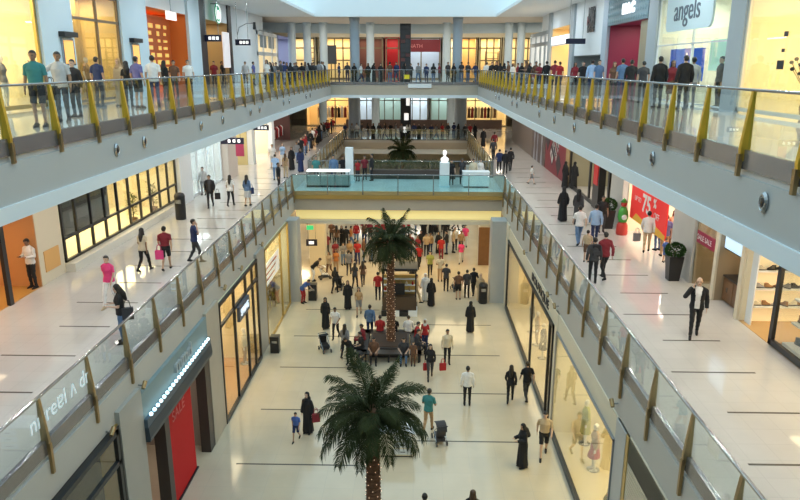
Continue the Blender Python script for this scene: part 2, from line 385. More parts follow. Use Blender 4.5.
CL = {'black': (.012, .012, .014), 'charcoal': (.045, .045, .05), 'grey': (.22, .22, .23), 'light grey': (.5, .5, .5), 'white': (.80, .79, .77), 'cream': (.66, .58, .42), 'beige': (.50, .38, .24), 'tan': (.42, .27, .14),
      'brown': (.14, .07, .04), 'navy': (.02, .035, .11), 'blue': (.07, .14, .42), 'light blue': (.35, .5, .72), 'denim': (.10, .18, .32), 'teal': (.04, .20, .20), 'green': (.06, .22, .08), 'olive': (.35, .36, .08), 'red': (.38, .02, .022),
      'dark red': (.22, .02, .03), 'pink': (.75, .06, .22), 'orange': (.50, .18, .05), 'purple': (.12, .12, .32), 'yellow': (.75, .6, .08)}
cloth = lambda c: mat('cloth_' + c.replace(' ', '_'), CL[c], .85, noise=.12, nscale=14)
HAIRC = {'dark': mat('hair_dark', (.015, .012, .010), .5), 'brown': mat('hair_brown', (.09, .045, .02), .5), 'grey': mat('hair_grey', (.30, .29, .28), .6)}
GNAME = {'tee': 'shirt', 'top': 'sleeveless_top', 'longsleeve': 'long_sleeved_shirt', 'jacket': 'jacket', 'trousers': 'trousers', 'shorts': 'shorts', 'skirt': 'skirt', 'dress': 'dress', 'abaya': 'robe', 'kandura': 'robe', 'scarf': 'head_scarf', 'ghutra': 'head_cloth', 'shoes': 'shoes', 'hair': 'hair', 'longhair': 'hair'}
PEOPLE = []
def person(x, y, z, face, label, top='tee:grey', bottom='trousers:black', pose='stand', fem=False, h=1.75, skin=None, hair='dark', shoes='black', group=None, over=None):
    """face: heading in degrees, 0 = walking away (+Y), 180 = towards the camera"""
    sc = h / 1.752
    if pose == 'walk' and top.split(':')[0] in ('abaya', 'kandura', 'dress') or bottom and pose == 'walk' and bottom.startswith('skirt'): pose = 'stroll'
    r = thing('person', label, 'person', (x, y, z), math.radians(-face), group); r.scale = (sc, sc, sc)
    B = body(pose, fem)
    def part(name, me, m, extra=()):
        o = bpy.data.objects.new(name, me); link(o); o.parent = r
        if not me.materials:
            me.materials.append(None)
            for _ in extra: me.materials.append(None)
        for i, mm in enumerate((m, *extra)):
            o.material_slots[i].link = 'OBJECT'; o.material_slots[i].material = mm
        return o
    sk = SKIN[random.randrange(3) if skin is None else skin]
    part('body', B['me'], sk, (EYE, LIP))
    items = []
    for it in (top, bottom, over):
        if it: items.append(it.split(':'))
    robe = any(k in ('abaya', 'kandura') for k, c in items)
    for k, c in items: part(GNAME[k], garment(k, pose, fem), cloth(c))
    if shoes:
        for s in (-1, 1): part('shoe', garment('shoe%d' % s, pose, fem), cloth(shoes))
    if any(k in ('scarf', 'ghutra') for k, c in items): hair = None
    if hair:
        hk = 'longhair' if hair.startswith('long') else 'hair'
        part('hair', garment(hk, pose, fem), HAIRC[hair.replace('long', '').strip() or 'dark'])
    r['h'] = h; PEOPLE.append(r); return r
# ---------------------------------------------------------------- palette of the place
tile_g = tile_mat('ground_tiles', (.66, .57, .42), (.645, .555, .405), (.58, .51, .40), .98, .98, .10, .6)
tile_m = tile_mat('gallery_tiles', (.66, .63, .59), (.645, .615, .575), (.57, .545, .51), .6, .6, .055, .7)
inlay = mat('dark_inlay', (.10, .09, .075), .25)
fascia2 = mat('gallery_fascia', (.50, .48, .44), .5, noise=.05, nscale=.8)
fascia = mat('fascia_paint', (.45, .462, .455), .55, noise=.04, nscale=.6)
lipm = mat('fascia_lip', (.72, .79, .83), .5)
cream = mat('cream_plaster', (.74, .66, .50), .6)
beige = mat('beige_stone', (.46, .41, .33), .5, noise=.08, nscale=1.5)
whitep = mat('white_paint', (.78, .82, .84), .5)
tintp = mat('daylight_tinted_white', (.62, .75, .82), .5)  # white paint with the bluish daylight put into its colour
pillarm = mat('pillar_stone', (.50, .50, .48), .45, noise=.06, nscale=2)
colm = mat('column_paint', (.36, .43, .50), .5)
black = mat('black_metal', (.015, .015, .017), .35)
dark = mat('dark_interior', (.05, .045, .04), .6)
steel = mat('channel_steel', (.28, .27, .275), .25, .7)
railm = mat('rail_steel', (.40, .42, .44), .22, .9)
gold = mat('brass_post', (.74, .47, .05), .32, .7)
brassd = mat('shaded_brass_post', (.40, .30, .16), .32, .8)  # darker copy of the brass, dimmer reflections put into its colour
bronze = mat('bronze_tail', (.36, .25, .12), .35, .8)
goldp = mat('gold_frame', (.55, .38, .12), .35, .6)
yel = mat('yellow_wall', (.88, .76, .48), .6)
yelc = mat('cream_wall', (.86, .78, .58), .6)
redm = mat('red_panel', (.52, .008, .012), .55, 0, .2)
redbright = mat('sale_red', (.80, .03, .03), .5)
orange = mat('orange_wall', (.62, .17, .03), .5)
wood = mat('wood_brown', (.16, .08, .035), .5, noise=.25, nscale=3)
tanm = mat('tan_wall', (.42, .29, .13), .6)
glass = glass_mat('balustrade_glass', (.90, .95, .955), 1.0, .0, .045)
shopglass = glass_mat('shop_glass', (.93, .94, .90), 1.0)
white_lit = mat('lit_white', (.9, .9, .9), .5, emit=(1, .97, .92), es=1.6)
blue_lit = mat('lit_ice_blue', (.8, .95, 1), .4, emit=(.55, .86, 1), es=5)
yellow_lit = mat('lit_yellow_cove', (.9, .8, .42), .6, emit=(1, .80, .30), es=.8)
XL, FL, SL = -7.45, -7.38, -7.28
XR, FR, SR = 5.33, 5.28, 5.22
WL, WR, WU = -13.0, 9.85, 10.5
# ---------------------------------------------------------------- floors and slabs
struct('floor', MB().box(-18, 15, -6, 100, -.25, 0), tile_g)
def slab(name, x0, x1, y0, y1, ztop, thick, tile):
    o = struct(name, MB().box(x0, x1, y0, y1, ztop - .25, ztop), tile)
    return o
slab('floor_upper_left', -18, XL, -6, 60.2, 12, 1, tile_m); slab('floor_upper_right', XR, 15, -6, 60.2, 12, 1, tile_m)
slab('floor_upper_far', -18, 15, 60.2, 84, 12, 1, tile_m)
slab('floor_gallery_left', -18, XL, -6, 71, 6, 1, tile_m); slab('floor_gallery_right', XR, 15, -6, 71, 6, 1, tile_m)
slab('floor_gallery_bridge', XL, XR, 40.8, 47, 6, 1, tile_mat('brightened_bridge_tiles', (.80, .83, .82), (.78, .81, .80), (.70, .72, .71), .6, .6, .06, .7)); slab('floor_gallery_far', -18, 15, 71, 100, 6, 1, tile_m)  # bridge tiles lightened, the bright floor reflection put into their colour
struct('trim_1', MB().box(-18, FL, -6, 60.2, 11.0, 11.75), fascia); struct('trim_2', MB().box(FR, 15, -6, 60.2, 11.0, 11.75), fascia)
struct('trim_3', MB().box(-8.2, FL + .05, -6, 60.2, 10.70, 11.0), lipm); struct('trim_4', MB().box(FR - .05, 6.0, -6, 60.2, 10.70, 11.0), lipm)
struct('trim_5', MB().box(-18, 15, 60.2, 84, 11.0, 11.75), beige); struct('trim_6', MB().box(FL, FR, 60.12, 61, 10.75, 11.0), lipm)
struct('trim_7', MB().box(-18, FL, -6, 71, 4.9, 5.75), fascia2); struct('trim_8', MB().box(FR, 15, -6, 71, 4.75, 5.75), fascia2)
struct('trim_9', MB().box(FR - .04, 6.0, -6, 40, 4.1, 4.75), cream)
struct('trim_10', MB().box(FL, FR, 40.86, 46.9, 4.9, 5.75), beige); struct('trim_11', MB().box(FL, FR, 41.3, 46.6, 4.28, 4.9), yellow_lit)
struct('trim_12', MB().box(FL, FR, 40.82, 41.4, 4.05, 4.27), cream); struct('trim_13', MB().box(FL, FR, 40.70, 40.85, 5.62, 5.85), goldp)
struct('trim_14', MB().box(-18, 15, 71.05, 99, 5.1, 5.75), beige); struct('trim_15', MB().box(-18, 15, 71.3, 72.5, 4.55, 5.1), whitep)
# outer shell and roof with the open skylight over the atrium
struct('wall_left', MB().box(-18.2, -18, -6, 100, 0, 17.4), yelc); struct('wall_right', MB().box(15, 15.2, -6, 100, 0, 17.4), yelc)
struct('wall_back', MB().box(-18, 15, -6.2, -6, 0, 17.4), beige); struct('wall_far', MB().box(-18, 15, 100, 100.2, 0, 17.4), yelc)
struct('ceiling_left', MB().box(-18.2, -8.6, -6.2, 60.2, 17.4, 17.6), whitep); struct('ceiling_right', MB().box(6.6, 15.2, -6.2, 60.2, 17.4, 17.6), whitep)
struct('ceiling_far', MB().box(-18.2, 15.2, 60.2, 72, 17.45, 17.65), mat('soffit_beige', (.66, .60, .52), .6))
struct('wall_upstand', MB().box(-18.2, 15.2, 60.0, 60.2, 17.4, 21.5), whitep)
struct('ceiling_back', MB().box(-18.2, 15.2, 72, 100.2, 17.6, 17.8), whitep)
arc = [(-18 + 33 * i / 24, 71.5 - 4.5 * (abs(i - 12) / 12) ** 2.2) for i in range(25)]
struct('trim_16', MB().prism(arc + [(x, y + .5) for x, y in reversed(arc)], 'z', 16.55, 17.44), tintp, smooth=False)
# dark stone inlay strips across the floors
mb = MB()
for y in (13.1, 17.0, 20.95, 24.87, 28.88, 32.65, 36.6): mb.box(-6.2, -2.0 if y > 20 else -1.9, y - .035, y + .035, 0, .004)
struct('trim_17', mb, inlay)
mb = MB()
for y in (14.9, 18.7, 22.62, 26.46, 30.42, 34.4): mb.box(-.3, 4.1, y - .035, y + .035, 0, .004)
struct('trim_18', mb, inlay)
mb = MB()
for k in range(20): mb.box(-11.0 + (.5 if k % 2 else 0), -9.0, 12.35 + 2.1 * k - .03, 12.35 + 2.1 * k + .03, 6, 6.004)
struct('trim_19', mb, inlay)
mb = MB()
for k in range(20): mb.box(6.5 + (.5 if k % 2 else 0), 8.6, 11.85 + 2.07 * k - .03, 11.85 + 2.07 * k + .03, 6, 6.004)
struct('trim_20', mb, inlay)
# ---------------------------------------------------------------- lamps of the place
def lamp(name, loc, size, power, col=(1, .9, .75), sy=None, rot=(0, 0, 0), shape=None):
    l = bpy.data.lights.new(name, 'AREA'); l.energy = power; l.color = col; l.size = size
    if sy: l.shape = 'RECTANGLE'; l.size_y = sy
    elif shape: l.shape = shape
    o = bpy.data.objects.new(name, l); link(o); o.location = loc; o.rotation_euler = rot; return o
WARM = (1, .78, .48); SOFT = (1, .90, .76); COOL = (.80, .92, 1)
# ---------------------------------------------------------------- shops: lined recesses behind the storefront line
NSHOP = 0
def shop(side, xp, y0, y1, z0, z1, depth, wallm, power, col=WARM, floorm=None, lamp_off=None, ceil=None):
    """side -1: recess to the left of x = xp, +1: to the right. One structure with its own ceiling lamp."""
    global NSHOP; NSHOP += 1
    xb = xp + side * depth
    mb = MB().box(xb, xb + side * .08, y0, y1, z0, z1).box(xp + side * .01, xb, y0 + .005, y0 + .06, z0, z1).box(xp + side * .01, xb, y1 - .06, y1 - .005, z0, z1).box(xp + side * .01, xb, y0 + .06, y1 - .06, z1 - .03, z1 - .005)
    r = struct('wall_shop_%d' % NSHOP, mb, wallm)
    if floorm: struct('floor_shop_%d' % NSHOP, MB().box(xp, xb, y0, y1, z0, z0 + .012), floorm)
    if power:
        lamp('shop_lamp', ((xp + xb) / 2 + (lamp_off or 0), (y0 + y1) / 2, z1 - .05), depth * .5, power, col, (y1 - y0) * .75)
    return r
def shop_y(yp, x0, x1, z0, z1, depth, wallm, power, col=WARM):
    global NSHOP; NSHOP += 1
    mb = MB().box(x0, x1, yp + depth, yp + depth + .08, z0, z1).box(x0 - .06, x0, yp, yp + depth, z0, z1).box(x1, x1 + .06, yp, yp + depth, z0, z1).box(x0, x1, yp, yp + depth, z1, z1 + .05)
    struct('wall_shop_%d' % NSHOP, mb, wallm)
    if power: lamp('shop_lamp', ((x0 + x1) / 2, yp + depth / 2, z1 - .05), (x1 - x0) * .75, power, col, depth * .6)
NWIN = 0
def window(xp, y0, y1, z0, z1, ys, zs, fm, bar=.07, pane=True, d=.10):
    """glazed storefront in the plane x = xp with upright bars at ys and rails at zs"""
    global NWIN; NWIN += 1
    mb = MB().box(xp - d / 2, xp + d / 2, y0, y1, z0, z0 + bar).box(xp - d / 2, xp + d / 2, y0, y1, z1 - bar, z1)
    for y in [y0 + bar / 2, y1 - bar / 2] + list(ys): mb.box(xp - d / 2, xp + d / 2, y - bar / 2, y + bar / 2, z0, z1)
    for z in zs: mb.box(xp - d / 2, xp + d / 2, y0, y1, z - bar / 2, z + bar / 2)
    r = struct('window_%d' % NWIN, mb, fm)
    if pane: MB().box(xp - .006, xp + .006, y0 + .02, y1 - .02, z0 + .02, z1 - .02).build('window_pane', shopglass, r)
    return r
def window_y(yp, x0, x1, z0, z1, xs, zs, fm, bar=.1, pane=False, d=.1):
    global NWIN; NWIN += 1
    mb = MB().box(x0, x1, yp - d / 2, yp + d / 2, z0, z0 + bar).box(x0, x1, yp - d / 2, yp + d / 2, z1 - bar, z1)
    for x in [x0 + bar / 2, x1 - bar / 2] + list(xs): mb.box(x - bar / 2, x + bar / 2, yp - d / 2, yp + d / 2, z0, z1)
    for z in zs: mb.box(x0, x1, yp - d / 2, yp + d / 2, z - bar / 2, z + bar / 2)
    r = struct('window_%d' % NWIN, mb, fm)
    if pane: MB().box(x0, x1, yp - .006, yp + .006, z0, z1).build('window_pane', shopglass, r)
    return r
NP = 0
def pillar(x0, x1, y0, y1, z0, z1, m):
    global NP; NP += 1
    return struct('pillar_%d' % NP, MB().box(x0, x1, y0, y1, z0, z1), m)
def header(x0, x1, y0, y1, z0, z1, m):
    global NP; NP += 1
    return struct('beam_%d' % NP, MB().box(x0, x1, y0, y1, z0, z1), m)
# --- ground, left row (storefront plane SL)
greyst = mat('grey_stone', (.40, .38, .34), .4, noise=.06, nscale=2)
shop(-1, SL, 6, 15.0, 0, 4.85, 3.5, dark, 60, WARM)
pillar(SL - .5, SL + .02, 15.0, 16.35, 0, 5.2, greyst); pillar(SL - .5, SL - .05, 14.82, 15.0, 0, 4.9, goldp)
shop(-1, SL, 16.35, 22.15, 0, 4.0, 3.2, mat('warm_grey_wall', (.36, .30, .25), .6), 70, SOFT)
pillar(SL - .5, SL + .02, 22.15, 23.65, 0, 5.1, beige)
shop(-1, SL, 23.65, 29.9, 0, 4.9, 3.4, yel, 420, WARM, mat('orange_floor', (.52, .26, .06), .3))
pillar(SL - .5, SL + .02, 29.9, 31.5, 0, 5.1, greyst)
shop(-1, SL, 31.5, 37.6, 0, 4.9, 3.4, yelc, 520, (1, .86, .5))
pillar(SL - .5, SL + .5, 37.9, 39.0, 0, 4.9, pillarm)
window(SL, 6.0, 14.8, 0, 4.85, [9, 11.8], [4.0], black, .12)
window(SL, 23.65, 29.9, 0, 4.9, [25.75, 27.7, 28.9], [4.0], black, .12)
window(SL, 31.5, 37.6, 0.0, 4.9, [35.4], [], goldp, .08)
# --- ground, right row (plane SR)
shop(1, SR, 23.9, 37.0, 0, 4.1, 3.6, yel, 650, WARM, mat('cream_floor', (.70, .6, .40), .3))
shop(1, SR, 15.9, 23.4, 0, 4.1, 3.4, yelc, 420, (1, .84, .52), mat('cream_floor', (.7, .6, .4), .3))
pillar(SR - .02, SR + .5, 37.0, 38.0, 0, 4.9, cream); pillar(4.4, 5.25, 38.0, 39.2, 0, 4.9, pillarm)
pillar(SR, SR + .5, 23.4, 23.9, 0, 4.75, cream); pillar(SR - .01, SR + .5, 15.1, 15.9, 0, 4.75, pillarm)
pillar(SR, SR + .4, 14.9, 15.1, 0, 4.75, goldp)
window(SR, 24.0, 37.0, .1, 4.1, [28.7, 24.7], [], black, .14)
window(SR, 15.9, 23.4, .1, 4.1, [], [], mat('grey_frame', (.25, .25, .25), .4), .05)
struct('baseboard_right', MB().box(SR - .06, SR + .05, 15.5, 37, 0, .22), black)
struct('baseboard_left', MB().box(SL - .05, SL + .06, 23.65, 29.9, 0, .15), black)
# roller shutter with gold frame on the right-hand side
mb = MB()
for k in range(48): mb.box(SR + .02, SR + .10, 6, 14.9, .1 * k + .01, .1 * k + .092)
r = struct('door_1', mb, mat('shutter_slats', (.62, .55, .42), .4, .2))
# ground walls further on, beyond the bridge
struct('wall_ground_left', MB().box(-12.2, -12, 39, 71, 0, 4.8), yelc); struct('wall_ground_right', MB().box(10, 10.2, 39, 71, 0, 4.8), yelc)
pillar(-7.35, -6.25, 45.6, 46.7, 0, 4.85, cream); pillar(4.45, 5.3, 46.0, 46.9, 0, 4.85, pillarm)
struct('door_2', MB().box(4.4, 5.3, 45.86, 45.95, 0, 2.7), wood)
pillar(-7.45, -6.5, 60, 61, 0, 4.9, pillarm); pillar(4.4, 5.3, 60, 61, 0, 4.9, pillarm)
# --- gallery level, left (plane WL)
shop(-1, WL, 14, 22.4, 6, 8.95, 4.2, mat('terracotta_wall', (.60, .28, .10), .6), 260, WARM, mat('orange_floor', (.52, .26, .06), .3))
pillar(WL - .5, WL, 22.4, 24.0, 6, 9.0, cream); header(WL - .5, WL, 6, 38, 9.0, 10.7, whitep)
shop(-1, WL, 24.0, 36.4, 6, 9.0, 3.4, yelc, 760, (1, .82, .46), yelc)
window(WL, 24.1, 36.4, 6.35, 9.0, [25.2 + 1.24 * k for k in range(9)], [7.25], black, .10)
struct('baseboard_gallery', MB().box(WL - .1, WL + .35, 24.1, 36.4, 6, 6.32), mat('pale_stone', (.70, .68, .60), .3))
pillar(WL - .5, WL + .25, 36.4, 38.4, 6, 10.7, whitep)
shop(-1, WL, 38.4, 45.2, 6, 9.6, 3.0, whitep, 420, COOL); pillar(WL - .4, WL + .5, 45.2, 47.6, 6, 10.7, mat('rose_stone', (.62, .53, .46), .5))
header(WL - .5, WL, 38.4, 71, 9.6, 10.7, whitep)
shop(-1, WL, 47.6, 52.6, 6, 9.6, 3.0, mat('khaki_wall', (.55, .48, .25), .6), 260, SOFT); pillar(WL - .4, WL + .4, 52.6, 53.6, 6, 10.7, whitep)
shop(-1, WL, 53.6, 60, 6, 9.6, 3.0, yelc, 480, SOFT); pillar(WL - .4, WL + .4, 60, 61, 6, 10.7, whitep)
shop(-1, WL, 61, 71, 6, 9.6, 3.0, mat('toy_shop_wall', (.13, .06, .055), .6), 260, SOFT)
window(WL, 38.4, 45.2, 6, 9.6, [40.1, 41.8, 43.5], [], whitep, .14)
# --- gallery level, right (plane WR)
shop(1, WR, 6, 19.75, 6, 9.0, 4.3, yelc, 820, (1, .82, .50), mat('honey_floor', (.58, .36, .15), .25))
window(WR, 6, 17.85, 6.05, 9.0, [], [], black, .16); header(WR, WR + .5, 6, 38, 9.0, 10.7, whitep)
shop(1, WR, 19.95, 21.6, 6, 9.0, 1.8, mat('taupe_wall', (.40, .31, .2), .6), 40, WARM)
shop(1, WR, 21.75, 23.4, 6, 9.0, 3, mat('taupe_wall', (.40, .31, .2), .6), 90, WARM)
pillar(WR - .1, WR + .5, 23.4, 25.4, 6, 10.7, pillarm)
shop(1, WR, 25.4, 31.4, 6, 9.0, 3, yelc, 380, SOFT)
pillar(WR - .25, WR + .5, 31.4, 33.4, 6, 10.7, pillarm)
shop(1, WR, 33.4, 43.6, 6, 9.0, 3, mat('olive_wall', (.36, .33, .22), .6), 240, SOFT)
pillar(WR - .16, WR + .2, 36.0, 37.2, 6, 9.0, black)
window(WR, 33.4, 43.6, 6, 9.0, [34.6, 38.5], [], black, .22, pane=False)
header(WR, WR + .5, 38, 71, 9.2, 10.7, whitep)
pillar(WR - .1, WR + .5, 43.6, 44.6, 6, 9.19, tanm)
struct('wall_gallery_right', MB().box(WR + .02, WR + .2, 44.6, 71, 6, 9.19), mat('brown_hoarding', (.20, .15, .13), .5))
# --- upper level, left
def up_shop(side, xp, y0, y1, wallm, power, col=WARM, z1=16.2, depth=3.4): shop(side, xp, y0, y1, 12, z1, depth, wallm, power, col)
header(WL - .5, WL, 6, 60.2, 16.2, 17.4, whitep); header(WU, WU + .5, 6, 60.2, 16.2, 17.4, whitep)
up_shop(-1, WL, 12, 24.2, yel, 1500, (1, .82, .52)); window(WL, 12, 24.2, 12.05, 16.2, [21.5], [], goldp, .14)
pillar(WL - .5, WL + .15, 24.2, 26.5, 12, 17.4, tintp)
up_shop(-1, WL, 26.5, 30.9, mat('gold_drape', (.80, .60, .24), .7), 480, (1, .82, .52)); window(WL, 26.5, 30.9, 12.05, 16.2, [28.8], [15.2], mat('bronze_frame', (.22, .16, .10), .4), .10)
pillar(WL - .5, WL + .15, 30.9, 33.9, 12, 17.4, tintp)
up_shop(-1, WL, 33.9, 40.1, orange, 420, (1, .62, .25))
pillar(WL - .5, WL + .15, 40.1, 42.2, 12, 17.4, tintp); pillar(WL - .5, WL + .1, 42.2, 43.6, 12, 17.4, black)
up_shop(-1, WL, 43.6, 48.8, tanm, 160, WARM); pillar(WL - .5, WL + .1, 48.8, 49.6, 12, 17.4, black)
struct('wall_upper_left', MB().box(WL - .3, WL, 49.6, 57.6, 12, 16.2), whitep)
up_shop(-1, WL, 57.6, 66, yelc, 300, SOFT); window(WL, 57.6, 66, 12, 16.2, [60, 63.5], [14.4], whitep, .3, pane=False)
up_shop(-1, WL, 66.5, 76, mat('lavender_wall', (.40, .42, .62), .6), 260, COOL)
# --- upper level, right
up_shop(1, WU, 10, 23.0, yel, 1500, (1, .82, .52)); window(WU, 10, 23.0, 12.05, 16.2, [18.3, 14.5], [], mat('cream_frame', (.70, .66, .55), .4), .12)
pillar(WU - .12, WU + .5, 23.0, 24.1, 12, 17.4, mat('grey_blue_pillar', (.38, .43, .46), .5))
up_shop(1, WU, 24.1, 31.2, mat('pale_shop', (.74, .74, .62), .6), 620, (.95, .97, .85)); window(WU, 24.1, 31.2, 12.05, 16.2, [27.3], [14.3], whitep, .05)
pillar(WU - .15, WU + .5, 31.2, 32.4, 12, 17.4, mat('grey_blue_pillar', (.38, .43, .46), .5))
up_shop(1, WU, 32.4, 39.2, mat('crimson_wall', (.22, .02, .06), .5), 260, (1, .8, .7), z1=15.6); pillar(WU - .15, WU + .5, 39.2, 40.2, 12, 17.4, colm)
struct('wall_upper_right', MB().box(WU, WU + .3, 40.2, 47.6, 14.1, 16.2), whitep); up_shop(1, WU, 40.2, 47.6, mat('grey_wall', (.22, .25, .25), .6), 40, COOL, z1=14.1)
pillar(WU - .15, WU + .5, 47.6, 48.6, 12, 17.4, mat('grey_blue_pillar', (.38, .43, .46), .5))
up_shop(1, WU, 48.6, 55.6, mat('amber_wall', (.82, .62, .32), .6), 420, WARM); header(WU - .05, WU, 48.6, 55.6, 14.9, 15.6, whitep)
pillar(WU - .15, WU + .5, 55.6, 56.6, 12, 17.4, mat('grey_blue_pillar', (.38, .43, .46), .5))
up_shop(1, WU, 56.6, 66, whitep, 400, SOFT); window(WU, 56.6, 66, 12, 16.2, [58.5, 60.5, 63], [15.2], mat('grey_blue_pillar', (.38, .43, .46), .5), .3, pane=False)
# --- upper hall beyond the atrium: lit shop windows round the curved end
darkbar = mat('window_bar', (.20, .17, .10), .4)
for i, (x0, x1, m, pw, c, nb) in enumerate([(-14.5, -11.2, yelc, 220, WARM, 2), (-10.8, -7.2, yel, 260, WARM, 3), (-6.9, -3.7, mat('maroon_wall', (.22, .10, .09), .6), 120, WARM, 1), (-3.4, -1.9, mat('bright_red_wall', (.55, .03, .04), .5), 70, SOFT, 0), (-1.6, 2.6, mat('pale_grey_shop', (.62, .66, .70), .5), 200, COOL, 1), (2.9, 4.5, yelc, 160, SOFT, 1), (4.8, 6.6, mat('amber_wall', (.82, .62, .32), .6), 160, WARM, 1), (6.9, 9.2, yel, 240, WARM, 2), (9.5, 13.5, yel, 240, WARM, 2)]):
    shop_y(78, x0, x1, 12, 16.4, 3, m, pw, c)
    window_y(78, x0, x1, 12, 16.4, [x0 + (x1 - x0) * (k + 1) / (nb + 1) for k in range(nb)], [14.0, 15.3] if nb > 1 else [15.3], darkbar, .14)
struct('wall_upper_far', MB().box(-18, 15, 78.1, 78.3, 16.46, 17.6), yelc)
struct('wall_upper_hall', MB().box(-18, 15, 83, 83.2, 12, 17.6), yelc)
# --- gallery hall beyond the second opening: shops behind a dark parapet
for i, (x0, x1, m, pw, c) in enumerate([(-14, -8.4, mat('amber_wall', (.82, .62, .32), .6), 420, WARM), (-8.0, -5.4, whitep, 160, COOL), (-5.1, -1.8, mat('mint_wall', (.55, .66, .58), .6), 160, COOL), (-1.5, 1.5, whitep, 200, COOL), (1.8, 5.0, mat('mint_wall', (.55, .66, .58), .6), 160, COOL), (5.4, 11.5, yel, 420, WARM)]):
    shop_y(88, x0, x1, 6, 10.4, 3, m, pw, c)
    window_y(88, x0, x1, 6, 10.4, [x0 + (x1 - x0) * (k + 1) / 3 for k in range(2)], [9.2], darkbar, .12)
struct('trim_21', MB().box(-8.6, 10.5, 84.8, 85.0, 6, 7.05), mat('parapet_brown', (.10, .06, .045), .5))
# --- columns
def column(x, y, z0, z1, r, m):
    global NP; NP += 1
    return struct('column_%d' % NP, MB().lathe([(r * 1.12, z0), (r * 1.12, z0 + .25), (r, z0 + .32), (r, z1 - .3), (r * 1.08, z1 - .22), (r * 1.08, z1)], (x, y), 28), m, smooth=False)
for x in (-5.4, 3.55):
    column(x, 62, 12, 17.45, .42, colm); column(x, 62.5, 6, 11, .5, colm) if False else None
for x in (-12.16, -10.66, -9.07, -4.51, 2.91, 8.91, 10.09): column(x, 69.2, 12, 17.45, .38, tintp)
for x in (-6.6, 4.75): column(x, 74, 6, 11, .62, colm)
for x in (-4.6, 4.0, -10.6): column(x, 79, 6, 11, .45, tintp)
# ---------------------------------------------------------------- balustrades
def post_poly(o, x, z, tail):
    return [(x - o * .02, z + 1.08), (x + o * .025, z + 1.08), (x + o * .115, z + .18), (x + o * .10, z + .02), (x + o * .05, z - .02), (x - o * .04, z + .18)], [(x + o * .06, z + .10), (x + o * .135, z + .10), (x + o * .13, z - tail), (x + o * .07, z - tail)]
def balustrade_y(label, x, o, y0, y1, z, sp, first, tail, pm):
    r = thing('balustrade', label, 'railing', (0, 0, 0), 0, 'glass railings along the galleries')
    MB().box(x - .035, x + .035, y0, y1, z + 1.08, z + 1.125).build('handrail', railm, r, bevel=.012)
    MB().box(x - .05, x + .06 if o > 0 else x + .05, y0, y1, z - .14, z + .17).build('base_channel', steel, r)
    ys = []; y = first
    while y > y0 + .2: y -= sp
    y += sp
    while y < y1: ys.append(y); y += sp
    ed = [y0] + ys + [y1]
    g = p = None
    for a, b in zip(ed, ed[1:]):
        if b - a < .2: continue
        MB().box(x - .007, x + .007, a + .045, b - .045, z + .17, z + 1.075).build('glass_panel', glass, r)
    for y in ys:
        a, b = post_poly(o, x, z, tail)
        if p is None:
            p = MB().prism(a, 'y', -.04, .04).build('post', pm, r, loc=(0, y, 0)); t = MB().prism(b, 'y', -.04, .04).build('fixing_tail', bronze, p)
        else:
            q = dup(p, r); q.location = (0, y, 0)
    return r
def balustrade_x(label, y, o, x0, x1, z, sp, gm=None, cm=None):
    r = thing('balustrade', label, 'railing', (0, 0, 0), 0, 'glass railings along the galleries')
    MB().box(x0, x1, y - .035, y + .035, z + 1.08, z + 1.125).build('handrail', railm, r, bevel=.012)
    MB().box(x0, x1, y - .05, y + .05, z - .14, z + .10).build('base_channel', cm or steel, r)
    n = round((x1 - x0) / sp); w = (x1 - x0) / n
    for i in range(n): MB().box(x0 + i * w + .02, x0 + (i + 1) * w - .02, y - .007, y + .007, z + .10, z + 1.075).build('glass_panel', gm or glass, r)
    for i in range(n + 1): MB().box(x0 + i * w - .025, x0 + i * w + .025, y - .03 + o * .05, y + .03 + o * .05, z - .1, z + 1.08).build('post', railm, r)
    return r
balustrade_y('long glass railing with brass posts on the upper left-side walkway', XL, 1, 6, 60.1, 12, 1.75, 12.3, .28, gold)
balustrade_y('long glass railing with brass posts on the upper right-side walkway', XR, -1, 6, 60.1, 12, 1.70, 11.16, .26, gold)
balustrade_y('glass railing with dim-toned brass posts on the left-side gallery, nearer than the bridge', XL, 1, 6, 40.75, 6, 2.03, 12.1, .58, brassd)
balustrade_y('glass railing with dim-toned brass posts on the right-side gallery, nearer than the bridge', XR, -1, 6, 40.75, 6, 2.03, 11.85, .70, brassd)
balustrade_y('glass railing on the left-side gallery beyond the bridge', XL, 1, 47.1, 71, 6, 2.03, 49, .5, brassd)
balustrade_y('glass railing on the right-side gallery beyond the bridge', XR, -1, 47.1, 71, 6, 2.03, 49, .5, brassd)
balustrade_x('clear glass railing along the near edge of the gallery bridge', 40.77, -1, XL, XR, 6, 2.13, glass_mat('aqua_glass', (.74, .92, .92), 1.0, .0, .05), mat('channel_bronze', (.40, .31, .14), .5, .2))
balustrade_x('clear glass railing along the palm side of the gallery bridge', 46.95, 1, XL, XR, 6, 2.13)
balustrade_x('glass railing across the gallery beyond the bushy planter', 71.1, -1, XL, XR, 6, 2.13)
balustrade_x('glass railing across the far end of the upper level', 60.17, -1, XL, XR, 12, 2.13)
